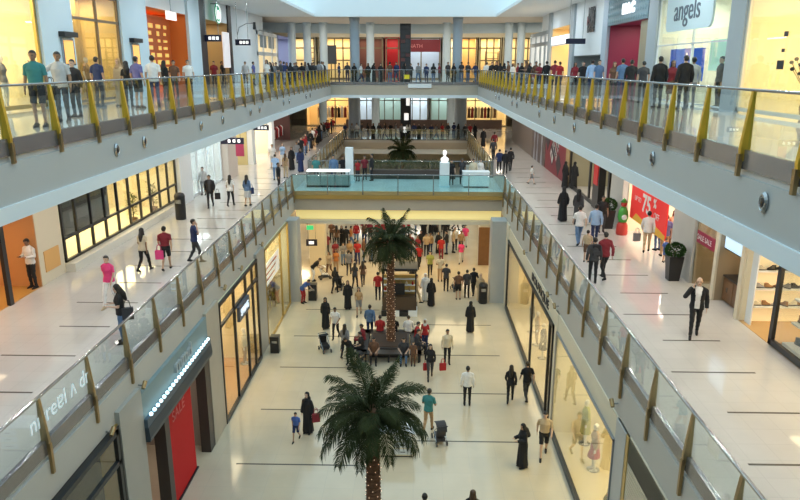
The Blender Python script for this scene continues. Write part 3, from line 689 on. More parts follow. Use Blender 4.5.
# ---------------------------------------------------------------- camera, sky, lamps
cam = bpy.data.cameras.new('camera'); co = bpy.data.objects.new('camera', cam); link(co); SC.camera = co
f, th, yaw, roll, zc = 682.02, .264293, .0228869, .0017261, 13.46675
cam.sensor_width = 36; cam.lens = f * 36 / 800; cam.clip_end = 400; cam.clip_start = .05
fwd = Vector((-math.sin(yaw) * math.cos(th), math.cos(yaw) * math.cos(th), -math.sin(th))); rt = Vector((math.cos(yaw), math.sin(yaw), 0)); upv = rt.cross(fwd)
rt2 = rt * math.cos(roll) + upv * math.sin(roll); up2 = upv * math.cos(roll) - rt * math.sin(roll)
Mx = Matrix((rt2, up2, -fwd)).transposed().to_4x4(); Mx.translation = (0, 0, zc); co.matrix_world = Mx
w = bpy.data.worlds.new('sky'); SC.world = w; w.use_nodes = True; bg = w.node_tree.nodes['Background']; bg.inputs[0].default_value = (.62, .88, 1, 1); bg.inputs[1].default_value = 2.6
pl = lamp('skylight_portal', (-1, 27, 21.4), 14, 1, (1, 1, 1), 64); pl.data.cycles.is_portal = True
def row(xs, ys, z, size, power, col):
    for x in xs:
        for y in ys: lamp('downlight', (x, y, z), size, power, col, shape='DISK')
row((-11.2, -9.2), [9 + 4.2 * k for k in range(14)], 10.66, .16, 66, (1, .95, .90))          # under the upper left walkway
row((6.9, 8.8), [9 + 4.2 * k for k in range(14)], 10.66, .16, 66, (1, .93, .84))
row((-10.2,), [12 + 7 * k for k in range(7)], 17.36, .6, 150, COOL); row((8.4,), [12 + 7 * k for k in range(7)], 17.36, .6, 150, COOL)
lamp('bridge_fill_lamp', (-1, 43.95, 4.26), 11, 520, WARM, 4.6)                               # unseen broad lamp added under the bridge, sized for a soft glow
row((-10, 8), (42, 50, 58, 66), 4.6, 1.2, 260, WARM)
row((-9, -4, 1, 6, 10), (66, 75), 17.3, .8, 170, SOFT)                           # upper hall
row((-9, -4, 1, 6, 10), (75, 82), 10.9, .8, 90, SOFT)                           # gallery hall
row((-6, 0, 5), (75, 85), 4.8, 2.0, 160, SOFT)
SC.view_settings.view_transform = 'Standard'; SC.view_settings.look = 'None'; SC.view_settings.gamma = 1; SC.view_settings.use_curve_mapping = False
SC.view_settings.exposure = -.72
SC.cycles.max_bounces = 6; SC.cycles.diffuse_bounces = 3; SC.cycles.glossy_bounces = 3; SC.cycles.transparent_max_bounces = 16; SC.cycles.transmission_bounces = 4
SC.cycles.use_denoising = True; SC.cycles.sample_clamp_indirect = 6; SC.cycles.caustics_reflective = False; SC.cycles.caustics_refractive = False
# ---------------------------------------------------------------- palms
bark = mat('palm_bark', (.15, .075, .04), .9, noise=.75, nscale=11)
leafm = mat('palm_leaf', (.028, .038, .010), .65, 0, .2, noise=.35, nscale=6)
fairy = mat('fairy_lights', (.8, .6, .4), .5, emit=(1, .66, .42), es=1.5)
def frond_mesh(L, rise, droop, seed):
    rnd = random.Random(seed); mb = MB(); N = 26; P = []
    for i in range(N + 1):
        t = i / N; P.append(Vector((L * (t - .18 * t * t * droop), .05 * math.sin(t * 3 + seed), L * (rise * t - droop * .62 * t * t))))
    for i in range(0, N, 2): mb.cyl(P[i], P[min(i + 2, N)], .022 * (1 - i / N) + .005, .022 * (1 - (i + 2) / N) + .005, 5)
    for i in range(3, N + 1):
        t = i / N; d = (P[i] - P[i - 1]).normalized(); up = Vector((-d.z, 0, d.x)); l = .42 * math.sin(PI * (.12 + .80 * t)) + .06
        for sgn in (-1, 1):
            for q in (0, .5):
                b = P[i - 1].lerp(P[i], q); side = Vector((0, sgn, 0)); dr = (d * (.75 + rnd.uniform(-.1, .1)) + side * .72 + up * (.12 - .35 * rnd.random())).normalized()
                m_ = b + dr * l * .5; tip = b + dr * l + Vector((0, 0, -.10 - .12 * rnd.random())); wv = d.cross(dr).cross(dr).normalized() * .015
                mb.add([b - wv * .4, b + wv * .4, m_ + wv, m_ - wv, tip, m_ + up * .012], [(0, 1, 2, 5), (0, 5, 3), (5, 2, 4), (3, 5, 4)])
    m = bpy.data.meshes.new('frond'); m.from_pydata([tuple(v) for v in mb.v], [], mb.f); m.update(); m.materials.append(leafm); return m
FR = [None, None]
FROND = [frond_mesh(1.85, .70, 1.0, 1), frond_mesh(1.95, .50, 1.15, 2), frond_mesh(1.75, .95, .85, 3), frond_mesh(1.75, .20, 1.15, 4), frond_mesh(1.5, 1.3, .65, 5)]
FR = 5.28
def palm(label, x, y, h, seed, n=64, lights=True, sc=1.0):
    rnd = random.Random(seed); r = thing('palm_tree', label, 'palm tree', (x, y, 0), 0, 'palms along the middle of the hall')
    prof = []
    k = int(h / .115)
    for i in range(k):
        z = i * h / k; r0 = .21 - .05 * z / h
        prof += [(r0 * .88, z), (r0 * 1.12, z + .085)]
    prof += [(.20, h - .35), (.24, h - .1), (.16, h + .15), (.03, h + .3)]
    MB().lathe(prof, (0, 0), 12).build('trunk', bark, r)
    if lights:
        mb = MB()
        for i in range(int(h * 30)):
            z = i / 30; a = i * 1.13; rr = .238 - .05 * z / h; mb.ellip((rr * math.cos(a), rr * math.sin(a), z), .013, .013, .013, 5, 3)
        o = mb.build('string_lights', fairy, r); o['kind'] = 'stuff'
    for i in range(n):
        t = i / n; a = i * 2.39996 + rnd.uniform(-.15, .15)
        m = FROND[4] if t < .05 else FROND[2] if t < .16 else FROND[0] if t < .42 else FROND[1] if t < .95 else FROND[3]
        o = bpy.data.objects.new('frond', m); link(o); o.parent = r; o.location = (.07 * math.cos(a), .07 * math.sin(a), h + .12 - .35 * t)
        o.rotation_euler = (rnd.uniform(-.15, .15), (t - .62) * .6 + rnd.uniform(-.12, .12), a); s = rnd.uniform(.82, 1.05) * sc; o.scale = (s, s, s)
    return r
palm('tall palm with light-wrapped trunk, its crown closest to the lower edge of the picture', -1.05, 15.7, 4.85, 3, 50, True, .9)
palm('palm with light-wrapped trunk rising from the dark ring bench', -1.15, 31.0, 5.45, 5, 50, True, .86)
palm('palm whose crown shows beyond the bridge in front of the grey fascia', -1.3, 65.5, 5.5, 8, 60, False, .9)
# bench ring round the second palm
darkw = mat('dark_bench_wood', (.035, .025, .02), .4)
def ring_bench(x, y):
    r = thing('planter_bench', 'dark square bench around the lit palm trunk, crowded with sitters', 'bench', (x, y, 0))
    MB().box(-.95, .95, -.95, .95, 0, .5).build('planter_box', darkw, r, bevel=.03)
    MB().box(-.85, .85, -.85, .85, .5, .53).build('soil', mat('soil', (.05, .03, .02), .9), r)
    for a in range(4):
        MB().box(-1.55, 1.55, -1.55, -1.02, .40, .46).rot(a * PI / 2).build('seat', darkw, r, bevel=.015)
        for s in (-1.4, 0, 1.4): MB().box(s - .04, s + .04, -1.5, -1.42, 0, .40).box(s - .04, s + .04, -1.12, -1.04, 0, .40).rot(a * PI / 2).build('leg', black, r)
    for s in (-.6, .6):
        MB().ellip((s, -.85, .60), .08, .08, .08).build('bench_light', mat('bench_lamp', (1, 1, 1), .5, emit=(1, .95, .85), es=9), r)
    return r
ring_bench(-1.2, 31.0)
r = thing('display_counter', 'cream sales counter half hidden by the big palm fronds', 'counter', (-.75, 21.9, 0))
MB().box(-.75, .75, -.4, .4, .06, .95).build('body', yelc, r, bevel=.01); MB().box(-.8, .8, -.45, .45, .95, 1.0).build('worktop', whitep, r, bevel=.01)
MB().box(-.7, .7, -.36, .36, 0, .06).build('plinth', black, r)
for k in range(3): d = MB().box(.05, .68, -.42, -.40, .12 + .27 * k, .34 + .27 * k).build('drawer', whitep, r, bevel=.006); MB().box(.27, .46, -.44, -.42, .22 + .27 * k, .24 + .27 * k).build('handle', black, d)
# ---------------------------------------------------------------- kiosks
def cart(x, y):
    r = thing('sales_cart', 'black sales kiosk on a chequered plinth behind the lit palm trunk', 'kiosk', (x, y, 0))
    for i in range(4):
        for j in range(2): MB().box(-1.0 + .5 * i, -.5 + .5 * i, -.8 + .8 * j, .8 * j, 0, .32).build('plinth_block', whitep if (i + j) % 2 else black, r)
    MB().box(-.95, .95, -.7, .7, .32, 1.1).build('counter', mat('kiosk_brown', (.08, .05, .03), .4), r, bevel=.02)
    for sx in (-.9, .9):
        for sy in (-.65, .65): MB().box(sx - .04, sx + .04, sy - .04, sy + .04, 1.1, 2.6).build('post', black, r)
    MB().box(-1.0, 1.0, -.75, .75, 2.6, 2.75).build('canopy', black, r, bevel=.02)
    MB().box(-.9, .9, -.1, .1, 1.1, 2.2).build('back_panel', goldp, r); MB().box(-.5, .3, -.72, -.68, 1.25, 1.9).build('screen', black, r)
    for k in range(3): MB().box(-.88, .88, -.35, -.1, 1.3 + .35 * k, 1.33 + .35 * k).build('shelf', whitep, r)
    for k in range(10):
        tag(MB().lathe([(.05, 0), (.06, .12), (.03, .16), (.025, .2)], (0, 0), 10).build('bottle', cloth(['red', 'cream', 'tan'][k % 3]), None, True, loc=(x - .8 + .17 * k, y - .22, 1.33 + .35 * (k % 2))), 'small bottle on the shelves of the black sales kiosk', 'bottle', 'bottles on the kiosk shelves')
cart(-.85, 36.4)
def kiosk_glass(x0, x1, y, label):
    r = thing('kiosk_counter', label, 'counter', ((x0 + x1) / 2, y, 6)); w = (x1 - x0) / 2
    MB().box(-w, w, -.45, .45, 0, .12).build('base', black, r); MB().box(-w, w, -.43, .43, .12, .70).build('body', mat('counter_grey', (.30, .33, .32), .4), r)
    MB().box(-w, w, -.43, .43, .98, 1.04).build('worktop', white_lit, r); MB().box(-w + .01, w - .01, -.42, -.40, .70, .98).build('glass_front', glass, r)  # the worktop is no lamp, its glow is added to brighten it
    for s in (-w + .03, -w / 3, w / 3, w - .03): MB().box(s - .025, s + .025, -.44, -.40, .12, .98).build('upright', railm, r)
kiosk_glass(-6.9, -4.2, 43.1, 'glass-fronted kiosk counter with pale top of added glow on the bridge')
def kiosk_white(x0, x1, y):
    r = thing('kiosk_counter', 'plain white kiosk counter beside the white bust on the bridge', 'counter', ((x0 + x1) / 2, y, 6)); w = (x1 - x0) / 2
    MB().box(-w, w, -.4, .4, .08, .95).build('body', whitep, r, bevel=.015); MB().box(-w - .03, w + .03, -.43, .43, .95, 1.0).build('worktop', whitep, r, bevel=.01); MB().box(-w + .05, w - .05, -.35, .35, 0, .08).build('plinth', black, r)
kiosk_white(3.0, 4.65, 43.2)
r = thing('display_pillar', 'slim white display pillar at the end of the glass kiosk', 'pillar', (-4.35, 44.6, 6)); MB().box(-.25, .25, -.25, .25, 0, 2.3).build('shaft', whitep, r, bevel=.02); MB().box(-.3, .3, -.3, .3, 0, .12).build('plinth', tintp, r)
r = thing('pedestal', 'white square pedestal carrying the bust on the bridge', 'pedestal', (1.83, 43.2, 6)); MB().box(-.3, .3, -.3, .3, .08, 1.55).build('shaft', whitep, r, bevel=.015); MB().box(-.33, .33, -.33, .33, 0, .08).build('plinth', tintp, r)
bust = MB().loft([(0, .17, .12, 0, 0), (.05, .17, .12, 0, 0), (.10, .24, .13, 0, 0), (.24, .25, .13, 0, 0), (.33, .13, .10, 0, 0), (.38, .07, .07, 0, 0), (.46, .065, .07, 0, 0)]).ellip((0, .0, .60), .13, .15, .18).ellip((0, -.14, .58), .02, .03, .04)
tag(bust.build('bust', white_lit, None, True, loc=(1.83, 43.2, 7.55)), 'white bust with added glow on top of the white pedestal', 'bust')  # plain white bust, brightened by added emission
# hedge planter along the back of the bridge
r = thing('planter_trough', 'long brown planter trough with clipped hedge along the bridge', 'planter', (-.2, 46.35, 6))
MB().box(-2.9, 2.9, -.3, .3, 0, .62).build('trough', mat('trough_brown', (.06, .04, .03), .5), r, bevel=.02)
mb = MB(); rnd = random.Random(4)
for i in range(900):
    c = Vector((rnd.uniform(-2.8, 2.8), rnd.uniform(-.26, .26), .62 + rnd.random() ** .7 * (.45 + .22 * math.exp(-(rnd.uniform(-1, 1)) ** 2)))); a = Vector((rnd.uniform(-1, 1), rnd.uniform(-1, 1), rnd.uniform(-.2, 1))).normalized() * .11; b = a.orthogonal().normalized() * .03
    mb.add([c, c + a * .5 + b, c + a, c + a * .5 - b], [(0, 1, 2, 3)])
hm = bpy.data.meshes.new('hedge'); hm.from_pydata([tuple(v) for v in mb.v], [], mb.f); ho = bpy.data.objects.new('hedge', hm); link(ho); hm.materials.append(mat('hedge_leaf', (.06, .08, .025), .6, noise=.4)); ho.parent = r; ho['kind'] = 'stuff'
# ---------------------------------------------------------------- bins and planters
def bin_(x, y, z, h, w, label, round_=True):
    r = thing('litter_bin', label, 'bin', (x, y, z), 0)
    if round_: MB().lathe([(w * .95, 0), (w, .05), (w, h * .82)], (0, 0), 20).build('body', black, r); MB().lathe([(w * 1.03, h * .82), (w * 1.03, h * .88), (w * .8, h * .97), (w * .3, h)], (0, 0), 20).build('lid', black, r); MB().box(-w * .5, w * .5, -w * 1.02, -w * .8, h * .62, h * .76).build('slot', railm, r)
    else: MB().box(-w, w, -w, w, 0, h * .85).build('body', black, r, bevel=.02); MB().box(-w * 1.05, w * 1.05, -w * 1.05, w * 1.05, h * .85, h).build('lid', black, r, bevel=.02); MB().box(-w * .6, w * .6, -w * 1.02, -w * .9, h * .62, h * .76).build('slot', railm, r)
bin_(-6.75, 30.6, 0, 0.85, .21, 'square black litter bin by the stone pier of the gold-framed shop', False)
bin_(-6.05, 38.3, 0, 1.0, .24, 'black bin by the column under the bridge, beside a stooping man', False)
bin_(4.0, 38.0, 0, 1.25, .26, 'tall round black bin by the pier under the bridge')
bin_(-11.75, 33.2, 6, 1.35, .26, 'tall black bin at the end of the black-framed gallery shopfront')
def pot(x, y, z, h, w, label, gh):
    r = thing('potted_shrub', label, 'plant', (x, y, z))
    w2 = w * .72
    MB().add([(-w2, -w2, 0), (w2, -w2, 0), (w2, w2, 0), (-w2, w2, 0), (-w, -w, h), (w, -w, h), (w, w, h), (-w, w, h)], [(3, 2, 1, 0), (4, 5, 6, 7), (0, 1, 5, 4), (1, 2, 6, 5), (2, 3, 7, 6), (3, 0, 4, 7)]).build('pot', black, r, bevel=.015)
    mb = MB(); rnd = random.Random(int(x * 100)); mb.cyl((0, 0, h - .05), (0, 0, h + gh * .5), .03)
    mb.build('stem', wood, r); vs = MB()
    for i in range(700):
        d = Vector((rnd.gauss(0, 1), rnd.gauss(0, 1), rnd.gauss(0, 1))).normalized(); c = Vector((d.x * w * 1.05, d.y * w * 1.05, h + gh * .5 + d.z * gh * .55)) * 1; a = (d + Vector((rnd.uniform(-.8, .8), rnd.uniform(-.8, .8), rnd.uniform(-.5, .8)))).normalized() * .12; b = a.orthogonal().normalized() * .03
        vs.add([c, c + a * .5 + b, c + a, c + a * .5 - b], [(0, 1, 2, 3)])
    m = bpy.data.meshes.new('foliage'); m.from_pydata([tuple(v) for v in vs.v], [], vs.f); o = bpy.data.objects.new('foliage', m); link(o); o.parent = r; m.materials.append(mat('shrub_leaf', (.03, .075, .02), .8, 0, .1, noise=.4))
pot(9.3, 23.75, 6, .92, .26, 'tapered black planter with round shrub behind the suited man', .38)
pot(9.15, 31.9, 6, .9, .28, 'dark planter with a low shrub by the pier before the red sale poster', .45)
# ---------------------------------------------------------------- signs
def flat(x0, x1, y0, y1, z0, z1): return MB().box(x0, x1, y0, y1, z0, z1)
def blade(label, x0, x1, y, z0, z1, top, group='black hanging direction signs', picto=3):
    r = thing('hanging_sign', label, 'sign', ((x0 + x1) / 2, y, z0), 0, group); w = (x1 - x0) / 2; h = z1 - z0
    MB().box(-w, w, -.05, .05, 0, h).build('panel', mat('sign_navy', (.012, .014, .04), .35), r, bevel=.02)
    for s in (-w * .7, w * .7): MB().cyl((s, 0, h), (s, 0, top - z0), .015, n=8).build('rod', railm, r)
    for k in range(picto):
        s = -w * .25 + k * w * .42; MB().box(s - h * .2, s + h * .2, -.06, -.05, h * .28, h * .72).build('pictogram', white_lit, r)
    return r
r = blade('navy hanging sign with white pictograms and a red poster below it', -11.3, -9.95, 39.5, 9.05, 9.42, 10.7)
MB().box(.18, .65, -.03, .03, -.7, 0).build('poster_panel', mat('poster_red', (.45, .05, .12), .5), r)

blade('navy hanging sign over the gallery, beyond the one with the poster', -10.9, -9.85, 46, 9.25, 9.6, 10.7)
blade('dark hanging sign in front of the tan coffee shop', -13.0, -11.9, 43.2, 14.85, 15.25, 17.4)
blade('dark hanging sign in front of the tall white wall', -11.9, -10.9, 46.5, 14.72, 15.1, 17.4)
blade('plain black hanging sign below the black wall lettering', 9.15, 10.35, 44, 14.76, 15.08, 17.4, picto=0)
blade('navy sign by the stone column under the bridge', -7.35, -6.6, 44.4, 1.7, 2.15, 4.28, picto=2)
r = thing('exit_sign', 'small lit green exit sign under the yellow bridge edge', 'sign', (-6.9, 43.4, 3.05)); MB().box(-.22, .22, -.03, .03, 0, .28).build('panel', mat('exit_green', (.02, .35, .12), .4, emit=(.05, .7, .25), es=1.2), r); MB().cyl((0, 0, .28), (0, 0, 1.2), .012, n=6).build('rod', railm, r)
# lettered signs
letd = mat('letter_slate', (.10, .13, .17), .5); letw = mat('letter_white', (.95, .95, .95), .5, emit=(1, 1, 1), es=2.2); letwp = mat('letter_white_plain', (.85, .85, .85), .5); letb = mat('letter_black', (.02, .02, .025), .4)
r = thing('shop_sign', 'pale blue rounded sign reading angels in dark letters', 'sign', (WU - .32, 27.2, 14.78))
rp = [(cy + .3 * math.cos(a), cz + .3 * math.sin(a)) for cy, cz, a0 in ((1.95, .3, -PI / 2), (1.95, 2.1, 0), (-1.95, 2.1, PI / 2), (-1.95, .3, PI)) for a in [a0 + PI / 12 * i for i in range(7)]]
MB().prism(rp, 'x', -.04, .04).build('panel', mat('sign_pale_blue', (.62, .76, .80), .45), r)
text('lettering', 'angels', 1.12, letd, r, (-.05, .1, .72), FNX, .012, .95); text('lettering', 'my', 1.12, letd, r, (-.05, .55, 1.75), FNX, .012, .95)
MB().box(-.02, .36, -2.0, -1.9, 1.1, 1.2).box(-.02, .36, 1.9, 2.0, 1.1, 1.2).build('bracket', railm, r)
# scale-patterned fascia with white lettering over the magenta shop
r = thing('shop_sign', 'grey-blue scale-patterned fascia with glowing white letters over the magenta shop', 'sign', (WU - .12, 35.9, 15.55))
MB().box(0, .14, -3.3, 3.3, 0, 1.75).build('panel', mat('scale_blue', (.14, .24, .29), .4), r)
mb = MB()
for j in range(5):
    for i in range(18): mb.lathe([(.16, -.01), (.16, .02), (.10, .03), (.02, .035)], (0, 0), 8) if False else mb.ellip((-.01, -3.1 + .365 * i + (.18 if j % 2 else 0), .2 + .33 * j), .03, .15, .12, 8, 4)
mb.build('scale_tiles', mat('scale_tile', (.24, .36, .41), .25), r)
text('lettering', 'M·A·C', .66, letw, r, (-.08, -.5, .62), FNX, .03, 1.1, bold=.03)
r = thing('wall_emblem', 'black and red square emblem of crowded letters on the white wall', 'sign', (WU - .06, 43.3, 15.45))
for k, (t_, m_) in enumerate([('NLE', letb), ('RUN', mat('letter_red', (.4, .03, .05), .5)), ('DOE', letb)]): text('lettering', t_, .62, letb if k != 1 else letb, r, (0, 0, .2 + .46 * (2 - k)), FNX, .02, 1.25, bold=.05)
MB().box(.02, .04, .35, 1.1, .42, .92).build('red_block', mat('emblem_red', (.4, .03, .05), .5), r)
r = thing('shop_sign', 'white blade sign over the amber shop, with glowing panel', 'sign', (WU - .12, 52, 15.0)); MB().box(0, .06, -3.2, 3.2, 0, .55).build('panel', white_lit, r)
# round green emblem
def emblem(label, loc):
    r = thing('round_emblem', label, 'sign', loc)
    c = MB().lathe([(.62, 0), (.62, .05)], (0, 0), 36); c.v = [(z, x, y) for x, y, z in c.v]; c.build('disc', mat('emblem_green', (.0, .22, .10), .4, emit=(0, .5, .22), es=.5), r)
    t = MB()
    for i in range(36):
        a, b = 2 * PI * i / 36, 2 * PI * (i + 1) / 36; t.capsule((.06, .52 * math.cos(a), .52 * math.sin(a)), (.06, .52 * math.cos(b), .52 * math.sin(b)), .022, .022, 6)
    t.build('rim', letw, r)
    k = MB().ellip((.06, 0, .05), .03, .15, .18).ellip((.06, 0, -.18), .03, .22, .16)
    for s in (-1, 1): k.capsule((.06, s * .12, .1), (.06, s * .28, -.25), .04, .03)
    k.build('figure', letw, r)
    MB().box(-.4, .02, -.03, .03, .58, .62).build('bracket', black, r)
emblem('round green emblem with a white figure over the tan coffee shop', (-12.6, 45.2, 16.6))
r = thing('poster', 'tall lit white poster at the coffee shop front', 'poster', (-12.87, 47.8, 12)); MB().box(-.03, .03, -.8, .8, 1.3, 3.6).build('panel', mat('poster_pinkish_white', (.8, .74, .74), .5, emit=(1, .9, .9), es=.5), r)
for s_ in (-.7, .7): MB().box(-.03, .03, s_ - .04, s_ + .04, 0, 1.3).build('post', black, r)
# lit niche panels on the pale pillars
for y, lab in ((25.85, 'small orange lit panel on the pale pillar beside the tall yellow shop window'), (32.1, 'small orange lit panel on the pale pillar beside the orange shop')):
    r = thing('lit_panel', lab, 'panel', (WL + .18, y, 13.45)); MB().box(-.03, .04, -.42, .42, 0, .95).build('frame', railm, r); MB().box(.03, .05, -.34, .34, .06, .88).build('panel', mat('panel_orange', (.8, .45, .12), .5, emit=(1, .55, .14), es=1.1), r); MB().box(-.03, .2, -.5, .5, 1.0, 1.18).build('hood', black, r)
# orange shop: glowing display wall with rows of products
r = thing('display_wall', 'glowing orange display wall with yellow product shapes', 'display', (WL - .9, 37, 12))
MB().box(-.06, 0, -3.0, 3.0, .4, 4.0).build('panel', mat('orange_panel', (.40, .09, .02), .5, emit=(1, .20, .03), es=.12), r)
pm = mat('motif_yellow', (.9, .6, .15), .5, emit=(1, .55, .15), es=.7); rnd = random.Random(2)
for j in range(9):
    for i in range(5):
        y = -2.4 + 1.1 * i + .3 * rnd.random(); z = .5 + .37 * j; w_ = rnd.uniform(.16, .34); h_ = rnd.uniform(.05, .12)
        (MB().lathe([(.2, 0), (.2, .03)], (0, 0), 14) if i == 0 and j in (6, 8) else MB().box(-w_, w_, -h_, h_, 0, .03)).build('product', pm, r)
        o = r.children[-1]; o.location = (.005, y, z); o.rotation_euler = (PI / 2, 0, PI / 2)
r = thing('hanging_sign', 'small pale lettered sign hanging before the orange shop', 'sign', (-12.6, 36.6, 15.7)); MB().box(-.04, .04, -.7, .7, 0, .4).build('panel', white_lit, r); MB().cyl((0, 0, .4), (0, 0, 1.7), .02, n=6).build('rod', railm, r)
# left ground row: canopy with ice-blue lamps, red panels, lettered box
r = thing('shop_canopy', 'dark canopy with a row of ice-blue lamps over the red shop entrance', 'canopy', (SL, 19.2, 4.0))
MB().box(-.05, .12, -2.85, 2.95, 0, .25).build('lamp_rail', mat('canopy_grey', (.07, .10, .13), .4), r); MB().box(-.1, .02, -2.85, 2.95, .25, 1.0).build('lit_band', mat('ice_band', (.22, .30, .31), .5), r)
MB().prism([(-.1, -.42), (.14, -.42), (.16, -.3), (.13, 0), (-.1, 0)], 'y', -2.85, 2.95).build('awning', mat('canopy_dark', (.03, .045, .06), .4), r)
for k in range(22): MB().ellip((.13, -2.6 + .25 * k, .30), .055, .055, .055, 8, 6).build('lamp', blue_lit, r)
text('lettering', 'mmd', .62, mat('letter_dim', (.42, .44, .44), .4), r, (.06, .35, .63), FX, .04, 1.2)
for i, (y0, y1) in enumerate(((18.2, 20.3),)):
    r = thing('red_panel_wall', 'tall glossy red entrance panel under the dark canopy', 'panel', (SL - .3, 19.3, 0)); MB().box(-.1, .1, -1.15, 1.35, .05, 3.6).build('panel', redm, r, bevel=.02); MB().box(-.15, .15, -1.2, 1.4, 0, .05).build('plinth', black, r)
    text('lettering', 'SALE', .5, mat('letter_pale_red', (.60, .12, .12), .5), r, (.11, .1, 2.9), FX, .005, 1.1)
pillar(SL - .35, SL, 17.75, 18.1, 0, 4.0, mat('espresso_panel', (.05, .035, .03), .4)); pillar(SL - .35, SL, 21.65, 22.15, 0, 4.0, mat('espresso_panel', (.05, .035, .03), .4))
r = thing('shop_sign', 'dark box sign with pale blue letters behind black-framed glass', 'sign', (SL + .08, 26.75, 3.35)); MB().box(-.02, .1, -.85, .85, 0, .62).build('panel', mat('sign_slate', (.10, .11, .14), .4), r); text('lettering', 'SPRING', .42, mat('letter_blue_white', (.8, .9, 1), .5, emit=(.75, .88, 1), es=1.6), r, (.11, 0, .31), FX, .01, .95)
r = thing('poster', 'white lit poster with pink lines in the cream shelf-filled shop', 'poster', (SL - .25, 34.2, 2.6)); MB().box(-.02, .02, -1.9, 1.9, 0, 1.15).build('panel', white_lit, r)
for k in range(3): MB().box(.02, .03, -1.5, .6 + .3 * k, .25 + .3 * k, .36 + .3 * k).build('pink_line', mat('line_pink', (.8, .25, .35), .5), r)
# lettering on the right-hand ground fascia and on the glass
r = thing('shop_sign', 'bold dark raised letters on the cream fascia above the long shop window', 'sign', (FR - .05, 27.2, 4.42)); text('lettering', 'BOUTIQUE', .5, letb, r, (0, 0, 0), FNX, .03, 1.6)
# reflected lettering, put in as pale glowing letters on the gallery glass
refl_m = mat('reflection_letters', (.80, .90, .93), .5, emit=(.7, .9, 1), es=.5)
r = thing('reflected_lettering', 'pale painted reflection of letters across the gallery glass in the lower corner', 'lettering', (XL + .012, 12.2, 6.62)); text('lettering', 'nırreɐl ʌ dn', .52, refl_m, r, (0, .75, .02), FX, .001, 1.0)
# red sale poster, its display, and the banner
r = thing('sale_poster', 'large red poster reading 75% in white', 'poster', (WR - .02, 28.5, 6.8)); MB().box(-.03, .03, -2.25, 2.25, 0, 2.0).build('panel', mat('sale_red_lit', (.80, .03, .03), .5, emit=(1, .04, .03), es=.25), r)
text('lettering', '75', 1.05, letwp, r, (-.035, .15, .95), FNX, .004, 1.05, bold=.03); text('lettering', '%', .5, letwp, r, (-.035, -.85, 1.2), FNX, .004, bold=.015); text('lettering', 'OFF', .38, letwp, r, (-.035, -1.15, .72), FNX, .004); text('lettering', 'UP TO', .3, letwp, r, (-.035, 1.3, 1.0), FNX, .004)
text('lettering', 'SALE', .34, letwp, r, (-.035, 1.0, 1.72), FNX, .004); MB().prism([(-2.25, 0), (1.9, 0), (1.4, .35), (.3, .22), (-.6, .42), (-2.25, .2)], 'x', -.036, -.03).build('flame_band', mat('flame_yellow', (.85, .50, .06), .5), r)
r = thing('display_figure', 'green and red display figure with white ball beside the red sale poster', 'display', (9.45, 30.6, 6)); r.scale = (.8, .8, .85); MB().lathe([(.28, 0), (.33, .1), (.30, .55), (.2, .7)], (0, 0), 16).build('base', mat('figure_red', (.5, .04, .03), .5), r, True); MB().lathe([(.22, .7), (.30, .95), (.26, 1.3), (.12, 1.55)], (0, 0), 16).build('body', mat('figure_green', (.05, .32, .05), .5), r, True); MB().ellip((0, -.26, 1.0), .15, .12, .15).build('ball', whitep, r, True); MB().ellip((0, 0, 1.68), .17, .17, .17).build('head', mat('figure_red'), r, True); MB().lathe([(.2, 1.78), (.06, 1.95), (.01, 2.0)], (0, 0), 12).build('cap', mat('figure_green'), r, True)
r = thing('hoarding_banner', 'large dark red hoarding banner with black diamonds and white label boxes', 'banner', (WR - .03, 48.2, 6)); MB().box(-.03, .03, -3.5, 3.7, 0, 3.1).build('panel', mat('banner_red', (.22, .015, .03), .5), r)
mb = MB()
for cy, cz, w_ in ((1.0, 1.5, .95), (-1.2, .9, .8), (2.9, 2.3, .9), (-.4, 2.7, .5)): mb.prism([(cy - w_, cz), (cy, cz - w_), (cy + w_, cz), (cy, cz + w_)], 'x', -.045, -.03)
mb.build('dark_diamonds', mat('banner_black', (.03, .02, .025), .5), r)
for k, (cy, cz, t_) in enumerate(((.5, 1.9, 'THE'), (-.6, 2.2, 'NEW'), (1.2, 1.2, 'S1'), (-.1, 1.55, 'LUX'))):
    o = MB().box(-.055, -.045, -.55, .55, -.26, .26).build('label_box', mat('label_grey', (.62, .58, .56), .5), r, loc=(0, cy, cz)); o.rotation_euler = (.6, 0, 0); text('lettering', t_, .42, letb, o, (-.06, 0, 0), FNX, .004, 1.1, bold=.02)
r = thing('hoarding_banner', 'grey figure print on the brown hoarding next to the red banner', 'banner', (WR - .03, 55.2, 6)); MB().box(-.03, .03, -3.0, 3.0, 0, 3.1).build('panel', mat('banner_brown', (.13, .09, .085), .5), r)
mb = MB()
for s in (-1.6, .3, 1.7): mb.prism([(s - .35, 0), (s - .1, 1.3), (s - .35, 2.0), (s, 2.6), (s + .25, 2.0), (s + .1, 1.2), (s + .4, 0)], 'x', -.04, -.03)
mb.build('grey_figures', mat('print_grey', (.36, .36, .40), .5), r)
tag(MB().box(WR - .20, WR - .16, 36.2, 37.0, 7.3, 8.7).build('poster', mat('poster_scarlet', (.65, .03, .03), .5), None), 'narrow scarlet poster on the dark shop column of the right-side gallery', 'poster')
